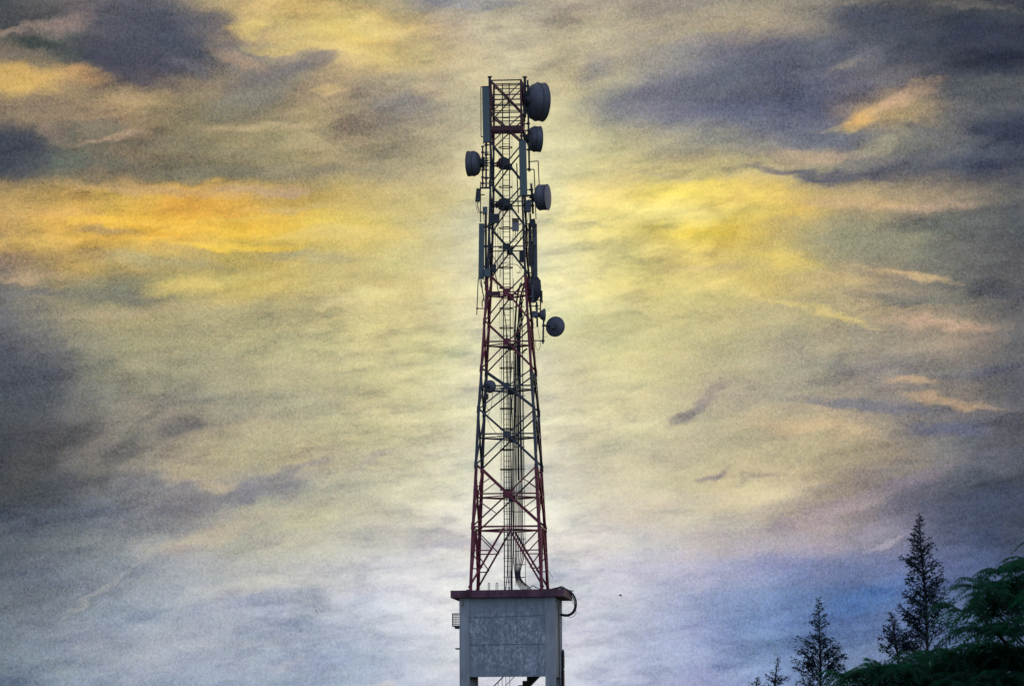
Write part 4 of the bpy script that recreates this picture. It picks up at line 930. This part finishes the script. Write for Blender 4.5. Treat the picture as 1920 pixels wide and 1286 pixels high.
# ------------------------------------------------------------------ broad tree with feathery fronds, nearer the camera
def frond_tree():
    rg = random.Random(91); Y = 62.0; pm = F_PX / Y
    base = P(2075, 1480 + 1.6 * pm, Y); base.z = -0.1
    t = thing('frond_tree', 'spreading tree with dark green fern like fronds in the lower right corner', 'tree', base)
    fork = base + EZ * 2.3
    b = MB(); b.tube(spline([base, base + Vector((.05, 0, 1.1)), fork], 5), 0.22, 12, 0, 0.15); 
    lv = MB(); br = MB()
    def frond(p, d, ln, droop):
        d = d.normalized(); sd = d.cross(EZ)
        if sd.length < .1: sd = Vector((1, 0, 0))
        sd.normalize(); sd = (sd + EZ * rg.uniform(-.35, .35)).normalized()
        K = 14; prev = None
        pts = [p + d * (ln * q) + EZ * (ln * (0.18 * math.sin(q * 2.2) - droop * q * q)) for q in [k / K for k in range(K + 1)]]
        br.tube(pts[::3], 0.006, 3, 0, 0.002, False)
        for k in range(1, K + 1):
            q = k / K; w = ln * 0.24 * (math.sin(math.pi * (0.12 + 0.80 * q)) ** 0.7)
            dd = (pts[k] - pts[k - 1]).normalized()
            for s_ in (-1, 1):
                e = (sd * s_ + dd * 0.55 - EZ * rg.uniform(.15, .6)).normalized() * (w * rg.uniform(.85, 1.1))
                hw = dd * (ln / K * 0.46)
                r0 = pts[k]; m = r0 + e * .5 + EZ * w * .06
                lv.add([r0 - hw * .4, m - hw, r0 + e, m + hw], [(0, 1, 2, 3)])
    # clumps of fronds: pixel centre, radius, depth offset, count
    CL = [(1902,1078,30,0,15),(1935,1062,36,.4,15),(1862,1104,30,-.3,15),(1910,1110,44,.2,28),(1826,1140,28,-.4,15),(1862,1142,38,.3,22),
          (1905,1140,50,0,30),(1862,1178,34,-.5,14),(1890,1185,44,.4,22),(1928,1100,60,.8,26),
          (1900,1225,55,-.3,34),(1860,1245,46,.2,28),(1815,1240,42,-.2,26),(1770,1245,40,.3,24),(1725,1252,36,-.3,22),(1685,1262,34,.2,18),
          (1650,1268,26,-.2,12),(1622,1262,18,.3,7),(1600,1275,20,-.1,8),(1920,1270,60,.3,34),(1840,1290,55,-.5,36),(1770,1290,50,.1,30),(1700,1295,44,-.2,24),(1650,1300,40,.2,18),
          (1925,1190,50,-.6,26),(1950,1045,20,0,4),
          (2010,1085,70,.5,40),(2070,1040,80,-.6,40),(2010,1150,80,-.8,46),(2110,1060,90,.6,46),(2190,1110,90,-.3,44),(2080,1190,100,1.2,46),(2250,1180,80,.5,36),(2160,1230,90,-1.0,40),(2000,1250,90,.9,46),(2290,1260,70,0,24)]
    hubs = []
    for (x, y, r, dv, k) in CL:
        c = P(x, y, Y + dv * 2); rr = r / pm
        hubs.append(c)
        for q in range(max(1, round(k / (11 if y < 1200 and x < 1960 else 6.5)))):
            o = c + Vector((rg.uniform(-1, 1), rg.uniform(-1, 1) * 1.2, rg.uniform(-.75, .55))) * rr * .75
            tone = rg.uniform(.85, 1.1); n_ = rg.randint(8, 12); a0 = rg.uniform(0, 6.28)
            for i in range(n_):
                an = a0 + 2 * math.pi * i / n_ + rg.uniform(-.25, .25); dr = Vector((math.cos(an) - .25, math.sin(an) * .9, rg.uniform(-.15, .5)))
                frond(o + dr * .03, dr, rg.uniform(.50, .80) * tone, rg.uniform(.35, .85))
    lim = MB()
    for c in hubs:
        mid = fork.lerp(c, .5) + EZ * 0.12 * rg.uniform(-.5, 1.4)
        lim.tube(spline([fork, fork.lerp(mid, .6) + EZ * .06, mid, c], 4), 0.05, 6, 0, 0.012)
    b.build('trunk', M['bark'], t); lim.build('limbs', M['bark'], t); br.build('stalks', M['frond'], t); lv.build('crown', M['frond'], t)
frond_tree()

# ------------------------------------------------------------------ birds
def bird(label, px, py, Y, span, ang, lift):
    c = P(px, py, Y)
    t = thing('bird', label, 'bird', c, 'birds far off in the sky')
    ax = Vector((math.cos(ang), .3, math.sin(ang) * .6)).normalized()
    b = MB(); b.lathe(c - ax * span * .22, ax, [(0, .001), (span * .05, span * .03), (span * .16, span * .062), (span * .30, span * .055), (span * .38, span * .04), (span * .43, span * .035), (span * .48, .001)], 10)
    b.build('body', M['bird'], t)
    sd = ax.cross(EZ).normalized()
    for s_ in (-1, 1):
        b = MB(); r0 = c + ax * span * .03
        tip = r0 + sd * s_ * span * .48 + EZ * span * lift - ax * span * .12; el = r0 + sd * s_ * span * .22 + EZ * span * lift * .9 + ax * span * .05
        z = EZ * span * .012
        b.add([r0 + ax * span * .08, el + ax * span * .03, tip, el - ax * span * .12, r0 - ax * span * .1], [(0, 1, 2, 3, 4)])
        b.add([r0 + ax * span * .08 + z, el + ax * span * .03 + z, tip + z * .3, el - ax * span * .12 + z, r0 - ax * span * .1 + z], [(4, 3, 2, 1, 0)])
        b.build('wing', M['bird'], t)
    b = MB(); q = c - ax * span * .2
    b.add([q, q - ax * span * .2 + sd * span * .06, q - ax * span * .2 - sd * span * .06], [(0, 1, 2)]); b.build('tail', M['bird'], t)
bird('small dark bird flying right of the concrete block', 1163, 1116, 320, 0.62, R(-28), .12)
bird('tiny dark bird low in the pale cloud left of the concrete block', 593, 1145, 420, 0.40, R(10), .2)
bird('tiny dark bird far left above the golden cloud band', 80, 343, 420, 0.36, R(30), .2)
